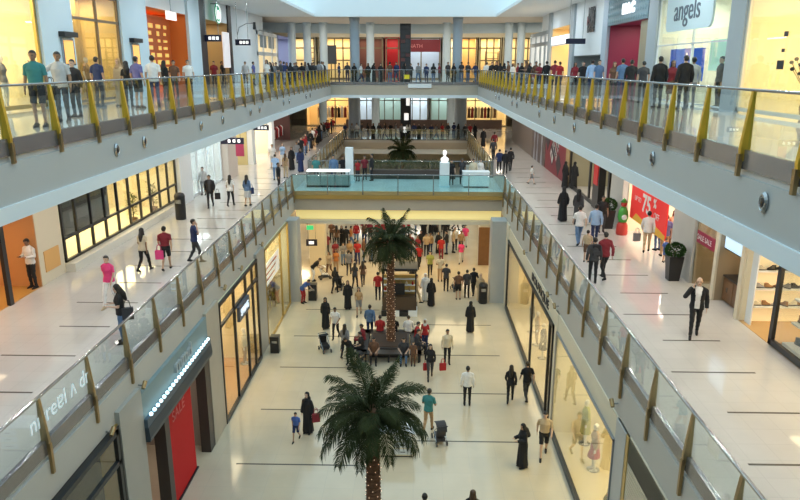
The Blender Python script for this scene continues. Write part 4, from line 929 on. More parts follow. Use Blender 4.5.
# gallery shop windows, right: red strip, screen
pillar(WR - .06, WR + .12, 21.55, 21.75, 6, 9.0, cream); pillar(WR - .06, WR + .12, 19.75, 19.95, 6, 9.0, cream)
r = thing('glass_strip', 'dark red strip with pale lettering across the taupe shop window', 'sign', (WR, 22.7, 7.55)); MB().box(-.02, .02, -.85, .62, 0, .42).build('strip', mat('strip_maroon', (.30, .02, .06), .5), r); text('lettering', 'SALE SALE', .26, letwp, r, (-.025, 0, .2), FNX, .003)
struct('window_90', MB().box(WR - .01, WR + .01, 21.75, 23.4, 6.1, 9.0), shopglass)
r = thing('display_screen', 'bright blue-white screen in the shop window behind the suited man', 'screen', (WR + .2, 20.77, 7.78)); MB().box(-.05, .05, -.76, .76, 0, 1.15).build('frame', black, r); MB().box(-.07, -.05, -.72, .72, .05, 1.1).build('screen', mat('screen_blue', (.5, .7, .9), .4, emit=(.55, .78, 1), es=1.3), r)
r = thing('display_cabinet', 'dark low cabinet below the bright shop-window screen', 'cabinet', (WR + .55, 20.78, 6)); MB().box(-.3, .3, -.72, .72, .06, .85).build('body', wood, r, bevel=.01); MB().box(-.33, .33, -.75, .75, .85, .9).build('top', black, r)
for k in range(2): d = MB().box(-.32, -.3, -.70 + .72 * k, -.03 + .72 * k, .12, .8).build('door', wood, r, bevel=.005); MB().box(-.34, -.32, -.42 + .78 * k, -.36 + .78 * k, .4, .55).build('handle', railm, d)
# shoe shop: lit shelves facing the camera and a window stand near the edge
shoem = [mat('shoe_black', (.02, .02, .02), .3), mat('shoe_tan', (.30, .15, .06), .4), mat('shoe_grey', (.3, .3, .32), .4), mat('shoe_cream', (.6, .55, .45), .4)]
def shoe_mesh():
    mb = MB().loft([(0, .05, .135, 0, 0), (.025, .052, .14, 0, 0)]); t = MB().loft([(.02, .046, .13, 0, 0), (.05, .044, .115, 0, -.01), (.075, .038, .085, 0, -.035), (.11, .034, .06, 0, -.06), (.13, .035, .055, 0, -.065)])
    return mb.mesh('sole', True), t.mesh('upper', True)
SOLE, UPPER = shoe_mesh()
def shoe_pair(x, y, z, rz, label, group, m, sc=1.0):
    r = thing('shoe', label, 'shoe', (x, y, z), rz, group); r.scale = (sc,) * 3
    for me, mm in ((SOLE, shoem[0]), (UPPER, m)):
        o = bpy.data.objects.new('sole' if me is SOLE else 'upper', me); link(o); o.parent = r
        if not me.materials: me.materials.append(None)
        o.material_slots[0].link = 'OBJECT'; o.material_slots[0].material = mm
def shelf_unit(label, x0, x1, y, z0, zs, depth=.35):
    r = thing('shelf_unit', label, 'shelf', (x0, y, z0))
    MB().box(0, x1 - x0, .0, .04, 0, zs[-1] + .5).build('back_panel', mat('shelf_back', (.85, .74, .52), .6, emit=(1, .80, .48), es=.45), r)
    for z in zs: MB().box(0, x1 - x0, -depth, 0, z, z + .035).build('shelf', whitep, r)
    for x in (0, (x1 - x0) / 2, x1 - x0): MB().box(x - .02, x + .02, -depth, 0, 0, zs[-1] + .5).build('upright', whitep, r)
shelf_unit('lit shelves of shoes on the end wall of the shoe shop', 10.0, 13.9, 19.62, 6, [.55, 1.1, 1.65, 2.2])
rnd = random.Random(11)
for j, z in enumerate([.585, 1.135, 1.685, 2.235]):
    for i in range(14): shoe_pair(10.2 + .26 * i, 19.44, 6 + z, rnd.choice((PI / 2, -PI / 2, .4)), 'shoe on the lit end-wall shelves of the shoe shop', 'shoes on the end-wall shelves', shoem[rnd.randrange(4)], 1.15)
r = thing('window_stand', 'tiered white window stand behind the black-framed glass of the shoe shop', 'stand', (10.6, 16.6, 6)); MB().box(-.45, .45, -1.2, 1.15, .02, .12).build('base', whitep, r)
for k, z in enumerate((.70, 1.38)): MB().box(-.35, .35, -1.1, 1.05, z, z + .05).build('shelf', whitep, r)
for s in (-1.05, 1.0): MB().box(-.03, .03, s - .03, s + .03, .12, 1.38).build('upright', railm, r)
for k, z in enumerate((.12, .75, 1.43)):
    for i in range(5): shoe_pair(10.5, 15.8 + .42 * i, 6 + z, .3 + .5 * (i % 2) + PI, 'shoe on the tiered stand behind the shoe shop window', 'shoes on the window stand', shoem[(i + k) % 4], 1.5)
# long window, right ground row: mannequins, rails, shelves and an ornament tree
def mannequin(x, y, z, rz, label, pose='stand', cl=('tee:white', 'trousers:cream'), fem=True, h=1.78, group=None):
    sc = h / 1.752; r = thing('mannequin', label, 'mannequin', (x, y, z), rz, group); r.scale = (sc,) * 3; B = body(pose, fem); wm = mat('mannequin_white', (.75, .73, .68), .35)
    def part(name, me, *ms):
        o = bpy.data.objects.new(name, me); link(o); o.parent = r
        if not me.materials:
            for _ in ms: me.materials.append(None)
        for i, m_ in enumerate(ms): o.material_slots[i].link = 'OBJECT'; o.material_slots[i].material = m_
    part('body', B['me'], wm, wm, wm)
    for it in cl: k, c = it.split(':'); part(GNAME[k], garment(k, pose, fem), cloth(c))
    MB().lathe([(.22, 0), (.22, .012), (.02, .02)], (0, 0), 18).build('stand', railm, r)
RZ = -PI / 2
mannequin(-13.9, 23.3, 12.0, RZ, 'headed mannequin in grey top and pale trousers in the tall yellow window', cl=('tee:grey', 'trousers:white'))
mannequin(-13.9, 27.6, 12.0, RZ, 'mannequin in dark dress before the gold drapes', cl=('dress:charcoal',)); mannequin(-13.9, 29.4, 12, RZ, 'mannequin in tan top before the gold drapes', cl=('tee:tan', 'trousers:brown'))
mannequin(-7.9, 17.2, 0, RZ, 'white mannequin in the corner of the red-panelled shop', cl=('tee:cream', 'trousers:white')); mannequin(-7.9, 21.1, 0, RZ, 'mannequin in red coat beyond the tall red panel', cl=('jacket:red', 'trousers:cream', 'top:white'))
mannequin(-7.9, 25.2, 0, RZ, 'mannequin in brown by the orange floor of the black-framed shop', cl=('longsleeve:brown', 'trousers:black')); mannequin(-7.9, 29.2, 0, RZ, 'mannequin in cream top at the end of the black-framed shop', cl=('longsleeve:cream', 'trousers:tan'))
for i, (y, c) in enumerate(((33.5, ('jacket:charcoal', 'trousers:black', 'top:white')), (31.8, ('longsleeve:tan', 'trousers:brown')), (30.2, ('dress:black',)), (26.3, ('longsleeve:cream', 'trousers:grey')))):
    mannequin(6.1, y, 0, -RZ, ['mannequin in charcoal jacket in the long dark-framed window', 'mannequin in tan knit in the long dark-framed window', 'mannequin in black dress in the long dark-framed window', 'mannequin in cream knit near the dark-framed doorway'][i], cl=c)
mannequin(6.2, 20.9, 0, -RZ, 'mannequin in red skirt and tan top in the pale glass window', cl=('longsleeve:tan', 'skirt:red')); mannequin(6.3, 22.6, 0, -RZ, 'mannequin in olive dress in the pale glass window', cl=('dress:olive',))
mannequin(11.6, 26.4, 12.0, -RZ, 'mannequin in red top and blue skirt beside the blue poster', cl=('tee:red', 'skirt:blue')); mannequin(11.1, 34.6, 12, -RZ, 'white robed mannequin in the magenta shop', cl=('dress:white',))
tag(MB().box(WU + .5, WU + .54, 27.4, 31.0, 12.9, 14.15).build('poster', mat('poster_blue', (.01, .08, .48), .5, emit=(.02, .16, .9), es=.7), None), 'wide blue poster inside the pale shop below the angels sign', 'poster')
tag(MB().prism([(28.6, 13.0), (29.5, 13.0), (29.25, 13.6), (29.1, 13.98), (28.95, 13.6)], 'x', WU + .46, WU + .5).build('poster_figure', white_lit, None), 'white figure cut-out in front of the blue poster', 'cut-out')
tag(MB().box(WU + .5, WU + .54, 24.6, 26.9, 13.3, 14.4).build('light_panel', mat('mint_lit', (.5, .8, .75), .5, emit=(.55, .95, .88), es=.7), None), 'mint lit panel inside the pale shop, next to the grey-blue pillar', 'panel')
def ornament_tree(x, y, z):
    r = thing('ornament_tree', 'small decorated tree with red and gold baubles in the pale glass window', 'tree', (x, y, z)); MB().lathe([(.2, 0), (.22, .25), (.04, .26), (.04, .4)], (0, 0), 14).build('pot', wood, r); MB().lathe([(.42, .4), (.28, .7), (.33, .72), (.2, 1.0), (.24, 1.02), (.04, 1.5)], (0, 0), 18).build('foliage', mat('fir_green', (.05, .07, .02), .7, noise=.4), r)
    rn = random.Random(3)
    for k in range(40):
        t = rn.random(); a = rn.uniform(0, 6.28); rr = .43 - .36 * t
        MB().ellip((rr * math.cos(a), rr * math.sin(a), .45 + t), .05, .05, .05, 8, 6).build('bauble', [mat('figure_red'), goldp, whitep][k % 3], r, True)
ornament_tree(5.9, 17.2, .95); r = thing('window_plinth', 'white plinth under the decorated tree', 'plinth', (5.9, 17.2, 0)); MB().box(-.45, .45, -.5, .5, 0, .9).build('body', whitep, r, bevel=.01); MB().box(-.48, .48, -.53, .53, .9, .95).build('top', whitep, r)
def rack(label, x, y0, y1, z, ms, n, group):
    r = thing('clothes_rail', label, 'clothes rail', (x, (y0 + y1) / 2, z)); h = (y1 - y0) / 2
    MB().cyl((0, -h, 1.6), (0, h, 1.6), .02).build('rail', railm, r)
    for s in (-h, h): MB().cyl((0, s, 0), (0, s, 1.6), .02).build('upright', railm, r); MB().box(-.25, .25, s - .02, s + .02, 0, .03).build('foot', railm, r)
    for k in range(n):
        y = y0 + (k + .5) * (y1 - y0) / n
        tag(MB().loft([(z + .55, .20, .035, x, y), (z + 1.0, .19, .03, x, y), (z + 1.38, .21, .03, x, y), (z + 1.50, .10, .02, x, y), (z + 1.60, .012, .012, x, y)], 12).build('garment', cloth(ms[k % len(ms)]), None, True), 'garment hanging on ' + group[1], 'garment', group[0])
rack('clothes rail deep in the long dark-framed shop', 7.6, 29.5, 33.5, 0, ['black', 'brown', 'cream', 'tan'], 14, ('garments on the long shop rail', 'the rail deep in the long dark-framed shop'))
rack('clothes rail inside the pale glass shop', 7.4, 17.5, 21.5, 0, ['white', 'cream', 'red', 'light grey'], 12, ('garments on the pale shop rail', 'the rail inside the pale glass shop'))
rack('clothes rail in the shop behind the red sale poster', 10.9, 25.5, 26.3, 6, ['white', 'grey', 'cream'], 6, ('garments by the sale poster', 'the short rail beside the red sale poster'))
# cream shop with shelves, left ground row
r = thing('shelf_unit', 'tall shelves of small goods in the cream shop by the column', 'shelf', (SL - .8, 34.4, 0)); MB().box(-.4, -.36, -2.6, 2.6, 0, 2.4).build('back_panel', yelc, r)
for k in range(5): MB().box(-.36, .1, -2.6, 2.6, .3 + .45 * k, .33 + .45 * k).build('shelf', goldp, r)
for s in (-2.6, 0, 2.6): MB().box(-.38, .1, s - .02, s + .02, 0, 2.4).build('upright', goldp, r)
for k in range(5):
    for i in range(14): tag(MB().box(-.1, .1, -.11, .11, 0, .16 + .12 * rnd.random()).build('boxed_item', cloth(rnd.choice(['cream', 'tan', 'brown', 'red', 'yellow', 'white'])), None, loc=(SL - .9, 32.1 + .35 * i, .33 + .45 * k)), 'small boxed item on the tall shelves of the cream shop', 'box', 'goods on the cream shop shelves')
# black-framed gallery shop: dark poster wall and tall plants
r = thing('dark_screen', 'large dark poster panel behind the black-framed gallery glass', 'panel', (WL - .35, 26.85, 7.1)); MB().box(-.04, .04, -1.95, 1.95, 0, 1.75).build('panel', mat('panel_brown_black', (.035, .035, .04), .3), r); MB().box(.04, .05, -1.5, .3, .5, .9).build('print', mat('print_dull', (.12, .12, .13), .5), r)
def tall_plant(x, y, z, label, seed):
    r = thing('potted_plant', label, 'plant', (x, y, z)); MB().lathe([(.16, 0), (.2, .35), (.17, .36)], (0, 0), 14).build('pot', wood, r); MB().cyl((0, 0, .3), (0, 0, 1.2), .025).build('stem', bark, r); rn = random.Random(seed); vs = MB()
    for i in range(120):
        a = rn.uniform(0, 6.28); c = Vector((0, 0, rn.uniform(.5, 1.5))); d = Vector((math.cos(a), math.sin(a), rn.uniform(-.2, .9))).normalized() * rn.uniform(.25, .5); b = Vector((-d.y, d.x, 0)).normalized() * .035
        vs.add([c, c + d * .5 + b, c + d + Vector((0, 0, -.08)), c + d * .5 - b], [(0, 1, 2, 3)])
    m = bpy.data.meshes.new('foliage'); m.from_pydata([tuple(v) for v in vs.v], [], vs.f); o = bpy.data.objects.new('foliage', m); link(o); o.parent = r; m.materials.append(mat('plant_leaf', (.10, .13, .03), .6))
tall_plant(-13.6, 31.9, 6.0, 'leafy tall plant in the middle of the black-framed gallery window', 1); tall_plant(-13.6, 34.5, 6.0, 'leafy tall plant at the pillar end of the black-framed gallery window', 2)
r = thing('wall_panel', 'orange panel on the cream pier beside the terracotta entrance', 'panel', (WL + .01, 23.2, 6.4)); MB().box(-.02, .02, -.5, .5, 0, .75).build('panel', mat('panel_apricot', (.75, .42, .14), .5), r)
rack('clothes rail inside the terracotta gallery shop', -15.6, 18.0, 21.8, 6, ['red', 'brown', 'white', 'orange'], 12, ('garments in the terracotta shop', 'the rail inside the terracotta gallery shop'))
pillar(WL - .06, WL + .06, 20.35, 20.55, 6, 9.0, black)
# drapes and yellow window ornaments on the upper level
r = thing('drapes', 'floor-length gold drapes in the bronze-framed upper window', 'curtain', (WL - 1.6, 28.7, 12)); vs = []; N = 60
for z in (0.05, 4.1):
    for i in range(N + 1): vs.append((.10 * math.sin(i * 1.3), -2.0 + 4.0 * i / N, z))
vs += [(x - .03, y, z) for x, y, z in vs]; M2 = N + 1; fs = [(i, i + 1, M2 + i + 1, M2 + i) for i in range(N)] + [(2 * M2 + i, 3 * M2 + i, 3 * M2 + i + 1, 2 * M2 + i + 1) for i in range(N)]
MB().add(vs, fs).build('fabric', mat('drape_gold', (.70, .48, .16), .8), r, True); MB().cyl((0, -2.1, 4.12), (0, 2.1, 4.12), .03).build('pole', goldp, r)
r = thing('dry_branches', 'dark spiky branch arrangement in the upper yellow window', 'arrangement', (WU + .9, 20.6, 12)); MB().lathe([(.14, 0), (.2, .3), (.1, .6), (.12, .65)], (0, 0), 14).build('vase', wood, r, True); rn = random.Random(9)
for k in range(14): a = rn.uniform(0, 6.28); e = Vector((math.cos(a) * .5, math.sin(a) * .7, 1.2 + .5 * rn.random())); MB().capsule((0, 0, .6), e, .012, .008, 6).ellip(tuple(e), .06, .08, .06, 8, 5).build('branch', letb, r)
for k, (y, z, s_) in enumerate(((20.6, 13.5, .18), (20.5, 14.35, .1), (20.55, 13.9, .07))): tag(MB().box(-.01, .01, -s_, s_, -s_ * .7, s_ * .7).build('window_label', letb, None, loc=(WU - .03, y, z)), ['largest', 'topmost', 'smallest'][k] + ' dark label on the glass of the upper yellow window', 'label', 'dark labels on the yellow window')
# ---------------------------------------------------------------- towers, fascia lamps, far signs
r = thing('display_tower', 'dark mosaic display tower before the red shop on the upper level', 'tower', (-1.05, 66.5, 12)); MB().box(-.5, .5, -.4, .4, 0, 5.2).build('shaft', mat('tower_black', (.02, .02, .025), .35), r)
for k in range(12):
    for j in range(2): MB().box(-.42 + .44 * j, -.02 + .44 * j, -.44, -.40, .2 + .41 * k, .50 + .41 * k).build('tile', mat('tower_tile_a', (.14, .05, .05), .3) if (k * 3 + j) % 4 == 0 else mat('tower_tile_b', (.06, .06, .07), .25), r)
tag(MB().box(-.25, .25, -.04, .04, 0, .35).build('hanging_tag', mat('tag_yellow', (.8, .65, .02), .5), None, loc=(-.85, 60.15, 12.35)), 'small bright yellow notice on the far glass railing', 'notice')
tag(MB().box(-1.0, 1.0, -.04, .04, 0, .35).build('banner', whitep, None, loc=(.3, 60.10, 11.60)), 'plain white strip banner on the far upper fascia', 'banner')
r = thing('display_tower', 'dark totem with lit white panels behind the far palm', 'tower', (-1.1, 73.4, 6)); MB().box(-.55, .55, -.35, .35, 0, 4.6).build('shaft', mat('tower_black'), r)
for z, h, x0, x1 in ((1.9, .7, -.15, .3), (3.4, .9, .05, .4), (.6, .6, -.35, .2)): MB().box(x0, x1, -.39, -.35, z, z + h).build('lit_panel', white_lit, r)
def spot(x, y, z, o, label):
    r = thing('fascia_lamp', label, 'lamp', (x, y, z), 0, 'small oval lamps along the upper fascias'); mb = MB().lathe([(.11, 0), (.12, .03), (.09, .06), (.08, .05)], (0, 0), 16); mb.v = [(o * zz, xx, yy * 1.4) for xx, yy, zz in mb.v]; mb.build('ring', railm, r); mb = MB().lathe([(.075, .03), (.05, .055), (.01, .06)], (0, 0), 12); mb.v = [(o * zz, xx, yy * 1.4) for xx, yy, zz in mb.v]; mb.build('lens', black, r)
for y in (16.67, 18.44, 23.5, 26.2, 30.7, 32.5, 38.5, 40.3, 46.5, 48.3): spot(FL, y, 11.45, 1, 'small oval lamp on the upper left-side fascia')
for y in (10.25, 15.28, 17.02, 23.07, 26.46, 29.74, 36.5, 38.3, 44.5, 46.3): spot(FR, y, 11.48, -1, 'small oval lamp on the upper right-side fascia')
def bracket(x, y, z, o, label):
    r = thing('bracket_lamp', label, 'lamp', (x, y, z), 0, 'small bracket spotlights along the gallery fascias'); MB().cyl((0, 0, 0), (o * .16, 0, -.02), .022, n=8).build('arm', railm, r); MB().cyl((o * .16, -.08, -.06), (o * .16, .10, .06), .05, .06, 10).build('lamp_head', bronze, r)
for y, z in ((14.48, 4.98), (16.5, 5.2), (24.5, 5.3), (27.06, 5.3), (31.0, 5.3)): bracket(FL, y, z, 1, 'small bracket spotlight on the left-side gallery fascia')
for y, z in ((16.1, 5.05), (23.7, 4.97), (25.06, 4.95), (31, 5.0)): bracket(FR, y, z, -1, 'small bracket spotlight on the right-side gallery fascia')
r = thing('wall_lamp', 'curved-arm wall lamp on the tall white upper wall', 'lamp', (WL, 51.5, 15.6)); MB().tube([(0, 0, 0), (.15, 0, .5), (.7, -.1, .75), (1.3, -.1, .8)], .03).build('arm', railm, r); MB().cyl((1.3, -.1, .85), (1.3, -.1, .35), .09, .12).build('lamp_head', black, r)
for y0, zz in ((59.0, 14.9), (62.3, 14.9)): tag(MB().box(-.02, .02, -1.2, 1.2, 0, 1.4).build('picture_panel', mat('picture_blue_grey', (.30, .36, .40), .5), None, loc=(WL + .02, y0 + 1, zz)), ['grey picture panel in the white-framed upper shopfront, nearer of two', 'grey picture panel in the white-framed upper shopfront, further of two'][y0 > 60], 'panel')
# ---------------------------------------------------------------- strollers and bags
def stroller(x, y, z, rz, label, hood='black'):
    r = thing('stroller', label, 'stroller', (x, y, z), rz, 'strollers on the ground floor'); fab = cloth(hood); r.scale = (.82, .82, .82)
    for sx in (-.24, .24):
        MB().tube([(sx, .35, .12), (sx, -.05, .62), (sx, -.48, 1.0)], .016, 6).build('side_frame', railm, r); MB().tube([(sx, -.38, .12), (sx, -.02, .62)], .016, 6).build('rear_strut', railm, r)
        for yy in (.36, -.40):
            w_ = MB().cyl((sx - .02, yy, .12), (sx + .02, yy, .12), .12, n=16).build('wheel', black, r); MB().cyl((sx - .025, yy, .12), (sx + .025, yy, .12), .04, n=10).build('hub', railm, w_)
    MB().cyl((-.24, -.48, 1.0), (.24, -.48, 1.0), .02).build('handlebar', black, r)
    MB().prism([(-.28, .48), (.22, .42), (.30, .30), (.25, .28), (.18, .36), (-.30, .42), (-.36, .78), (-.30, .80)], 'x', -.21, .21).build('seat', fab, r)
    rr = []
    for k in range(7):
        a = -.1 + k * .36; c = (-.10, .72); rr.append([(sx, c[0] - .34 * math.cos(a) , c[1] + .34 * math.sin(a)) for sx in (-.23, .23)] + [(sx, c[0] - .31 * math.cos(a), c[1] + .31 * math.sin(a)) for sx in (.23, -.23)])
    MB().ring(rr).build('hood', fab, r); MB().box(-.2, .2, -.3, .2, .16, .30).build('basket', cloth('charcoal'), r)
stroller(-4.35, 30.75, 0, PI + .5, 'black stroller pushed by the couple between the bench and the lit shops')
stroller(.95, 22.6, 0, .25, 'black stroller with tall hood parked right beside the man in teal', 'charcoal')
stroller(-4.6, 40.35, 0, -.35, 'black stroller under the bridge pushed toward the columns')
stroller(-5.85, 42.4, 0, -1.2, 'white stroller by the column under the bridge', 'white')
stroller(-2.65, 28.75, 0, 1.4, 'large black pram standing against the ring bench'); stroller(2.5, 40.3, 0, .3, 'dark loaded stroller beside the group under the bridge', 'charcoal')
def bag(x, y, z, rz, c, label, w=.30, h=.34, d=.12, strap=.22):
    r = thing('bag', label, 'bag', (x, y, z), rz); MB().box(-w / 2, w / 2, -d / 2, d / 2, 0, h).build('body', cloth(c), r, bevel=.012)
    for s in (-d * .35, d * .35): MB().tube([(-w * .28, s, h), (-w * .2, s, h + strap * .8), (0, s, h + strap), (w * .2, s, h + strap * .8), (w * .28, s, h)], .008, 6).build('strap', cloth(c), r)

for k, (x, y0, lab, cs) in enumerate(((-12.5, 0, 'the amber shop beyond the left-side gallery', ['dark red', 'brown', 'black', 'white']), (6.6, 0, 'the yellow shop beyond the right-side gallery', ['brown', 'dark red', 'black', 'cream']))):
    r = thing('clothes_rail', 'long clothes rail in the window of ' + lab, 'clothes rail', (x + 1.8, 88.7, 6)); MB().cyl((-1.9, 0, 2.4), (1.9, 0, 2.4), .03).build('rail', railm, r)
    for s_ in (-1.9, 1.9): MB().cyl((s_, 0, 0), (s_, 0, 2.4), .03).build('upright', railm, r)
    for j in range(9): tag(MB().loft([(1.0, .19, .10, 0, 0), (1.7, .17, .10, 0, 0), (2.15, .20, .10, 0, 0), (2.3, .08, .04, 0, 0), (2.4, .015, .015, 0, 0)], 12).build('garment', cloth(cs[j % 4]), None, True, loc=(x + .15 + .41 * j, 88.7, 6)), 'garment hanging in ' + lab, 'garment', 'garments in ' + lab)
for k, (x0, m_) in enumerate(((-12.6, 'a'), (7.1, 'b'))):
    r = thing('shelf_unit', ['dark shelf of small goods in the far upper window, left-side bay', 'dark shelf of small goods in the far upper window, right-side bay'][k], 'shelf', (x0 + .6, 79.5, 12))
    for s_ in (0, 1.4): MB().box(s_ - .03, s_ + .03, -.2, .2, 0, 3.0).build('upright', wood, r)
    for j in range(5): MB().box(0, 1.4, -.2, .2, .4 + .6 * j, .46 + .6 * j).build('shelf', wood, r)
r = thing('window_poster', 'dark poster board in the far upper shop window', 'poster', (-9.4, 77.8, 12)); MB().box(-.6, .6, -.04, .04, 1.6, 3.6).build('board', mat('board_dark', (.06, .07, .08), .5), r); MB().cyl((0, 0, 0), (0, 0, 1.6), .05).build('post', black, r)
r = thing('shop_sign', 'dark red shop sign over the pale grey far shop', 'sign', (.5, 77.85, 14.9)); MB().box(-2.1, 2.1, -.05, .05, 0, 1.3).build('panel', mat('sign_maroon', (.20, .02, .03), .5), r); text('lettering', 'NATH', .55, mat('letter_red_pale', (.7, .25, .25), .5), r, (-.6, -.06, .6), FNY, .01)

pillar(WU + .05, WU + .25, 32.5, 34.0, 12, 15.5, mat('khaki_panel', (.32, .27, .18), .5))
r = thing('poster', 'pale pink poster panel inside the crimson shop', 'poster', (WU + 1.4, 37.0, 12)); MB().box(-.03, .03, -.9, .9, 1.3, 2.6).build('panel', mat('poster_rose', (.55, .20, .24), .5), r)
for s_ in (-.8, .8): MB().box(-.03, .03, s_ - .03, s_ + .03, 0, 1.3).build('post', black, r)

rack('clothes rail in the dark shop at the far end of the left-side gallery', -13.8, 61.6, 70.4, 6, ['red', 'white', 'dark red', 'black', 'red'], 22, ('garments in the dark far gallery shop', 'the rail in the dark far-end gallery shop'))
for k in range(6):
    tag(MB().box(-.02, .02, -.4, .4, 0, .55).build('poster', cloth(['red', 'white', 'red', 'orange', 'white', 'red'][k]), None, loc=(WL + .02 - 2.9, 61.8 + 1.6 * k, 8.1)), ['red', 'white', 'red', 'orange', 'white', 'red'][k] + ' poster on the back wall of the dark far-end gallery shop, number ' + ['one', 'two', 'three', 'four', 'five', 'six'][k] + ' going in', 'poster', 'posters in the dark far gallery shop')
# ---------------------------------------------------------------- people, where they stand
person(-9.14, 16.66, 12, 175, 'bearded man in teal polo and black shorts carrying a bag behind the upper railing', top='tee:teal', bottom='shorts:black', pose='stand', h=1.8, skin=2)
person(-9.33, 18.18, 12, 172, 'man in grey T-shirt with one arm raised, next to the man in teal', top='tee:light grey', bottom='trousers:charcoal', pose='point', h=1.8, skin=2)
person(-9.85, 19.98, 12, 190, 'person all in black standing just behind the pointing man', top='longsleeve:black', bottom='trousers:black', pose='stand', h=1.62)
person(-11.38, 24.86, 12, 10, 'man in dark blue T-shirt seen from behind before the gold drapes', top='tee:navy', bottom='trousers:charcoal', h=1.75)
person(-10.89, 25.51, 12, 200, 'woman in beige robe and head scarf near the second orange lit panel', top='kandura:beige', bottom='ghutra:tan', pose='stand', fem=True, h=1.68)
person(-10.34, 24.91, 12, 0, 'dark-haired woman in black top between the beige woman and the blue shirt', top='tee:black', bottom='trousers:black', fem=True, hair='long dark', h=1.6)
person(-9.75, 24.34, 12, 20, 'man in violet-blue shirt and black shorts before the orange shop', top='tee:purple', bottom='shorts:black', h=1.76)
person(-9.41, 24.96, 12, 350, 'man in white T-shirt with back to us before the orange shop', top='tee:white', bottom='trousers:navy', h=1.8)
person(-10.83, 30.06, 12, 30, 'woman in black at the orange shop window', top='longsleeve:black', bottom='trousers:black', fem=True, hair='long dark', h=1.65)
person(-11.07, 31.93, 12, 180, 'person in orange-brown shirt beside the orange shop window', top='tee:brown', bottom='trousers:charcoal', h=1.68)
person(-10.76, 32.99, 12, 160, 'person in white and dark trousers at the edge of the orange shop', top='tee:white', bottom='trousers:black', h=1.7)
person(-13.22, 44.00, 12, 90, 'person in charcoal before the coffee shop', top='tee:charcoal', bottom='trousers:charcoal', h=1.72)
person(-13.29, 46.00, 12, 180, 'person in dark red before the coffee shop', top='tee:dark red', bottom='trousers:charcoal', h=1.72)
person(-13.31, 48.00, 12, 90, 'person in black beside the lit white poster', top='tee:black', bottom='trousers:charcoal', h=1.72)
person(-12.19, 50.00, 12, 180, 'person in pale grey by the tall white wall', top='tee:light grey', bottom='trousers:charcoal', h=1.72)
person(-12.31, 53.00, 12, 90, 'person in purple top by the tall white wall', top='tee:purple', bottom='trousers:charcoal', h=1.72)
person(-9.70, 45.49, 12, 200, 'person in white top, charcoal trousers, first from the white wall along the brass-post railing', top='tee:white', bottom='trousers:charcoal', fem=True, h=1.8, hair='long dark', pose='stand', group='crowd along the far left-side upper railing')
person(-9.59, 46.12, 12, 200, 'woman in black robe, second from the white wall along the brass-post railing', top='abaya:black', bottom='scarf:black', fem=True, h=1.65, pose='hold', group='crowd along the far left-side upper railing')
person(-9.63, 47.15, 12, 180, 'person in grey top, charcoal trousers, third from the white wall along the brass-post railing', top='longsleeve:grey', bottom='trousers:charcoal', fem=True, h=1.65, hair='long dark', pose='stand', group='crowd along the far left-side upper railing')
person(-9.55, 47.88, 12, 200, 'person all in charcoal, fourth from the white wall along the brass-post railing', top='tee:charcoal', bottom='trousers:charcoal', fem=False, h=1.66, pose='hold', group='crowd along the far left-side upper railing')
person(-9.37, 48.51, 12, 90, 'person in charcoal top, navy trousers, fifth from the white wall along the brass-post railing', top='longsleeve:charcoal', bottom='trousers:navy', fem=False, h=1.78, pose='stand', group='crowd along the far left-side upper railing')
person(-9.28, 49.20, 12, 0, 'person all in navy, sixth from the white wall along the brass-post railing', top='tee:navy', bottom='trousers:navy', fem=True, h=1.72, hair='dark', pose='hold', group='crowd along the far left-side upper railing')
person(-9.27, 50.28, 12, 150, 'woman in black robe, seventh from the white wall along the brass-post railing', top='abaya:black', bottom='scarf:black', fem=True, h=1.65, pose='walk', group='crowd along the far left-side upper railing')
person(-9.14, 51.00, 12, 0, 'woman in black robe, eighth from the white wall along the brass-post railing', top='abaya:black', bottom='scarf:black', fem=True, h=1.65, pose='hold', group='crowd along the far left-side upper railing')
person(-8.99, 51.83, 12, 150, 'person in charcoal top, navy trousers, ninth from the white wall along the brass-post railing', top='longsleeve:charcoal', bottom='trousers:navy', fem=True, h=1.64, hair='dark', pose='stand', group='crowd along the far left-side upper railing')
person(-8.97, 52.55, 12, 150, 'person in black top, navy trousers, tenth from the white wall along the brass-post railing', top='tee:black', bottom='trousers:navy', fem=True, h=1.69, hair='dark', pose='stand', group='crowd along the far left-side upper railing')
person(-8.66, 53.13, 12, 0, 'person in black top, navy trousers, eleventh from the white wall along the brass-post railing', top='longsleeve:black', bottom='trousers:navy', fem=False, h=1.65, pose='stand', group='crowd along the far left-side upper railing')
person(-8.53, 53.96, 12, 0, 'person in grey top, navy trousers, twelfth from the white wall along the brass-post railing', top='longsleeve:grey', bottom='trousers:navy', fem=True, h=1.71, hair='long brown', pose='hold', group='crowd along the far left-side upper railing')
person(-8.39, 54.79, 12, 270, 'woman in black robe, thirteenth from the white wall along the brass-post railing', top='abaya:black', bottom='scarf:black', fem=True, h=1.65, pose='hold', group='crowd along the far left-side upper railing')
person(-8.23, 55.46, 12, 150, 'woman in black robe, fourteenth from the white wall along the brass-post railing', top='abaya:black', bottom='scarf:black', fem=True, h=1.65, pose='stand', group='crowd along the far left-side upper railing')
person(-8.22, 56.40, 12, 200, 'person in charcoal top, denim trousers, fifteenth from the white wall along the brass-post railing', top='longsleeve:charcoal', bottom='trousers:denim', fem=False, h=1.72, pose='stand', group='crowd along the far left-side upper railing')
person(-7.89, 56.97, 12, 0, 'person in grey top, charcoal trousers, sixteenth from the white wall along the brass-post railing', top='longsleeve:grey', bottom='trousers:charcoal', fem=False, h=1.79, pose='hold', group='crowd along the far left-side upper railing')
person(-7.77, 57.84, 12, 90, 'person in white top, navy trousers, seventeenth from the white wall along the brass-post railing', top='tee:white', bottom='trousers:navy', fem=False, h=1.77, pose='stand', group='crowd along the far left-side upper railing')
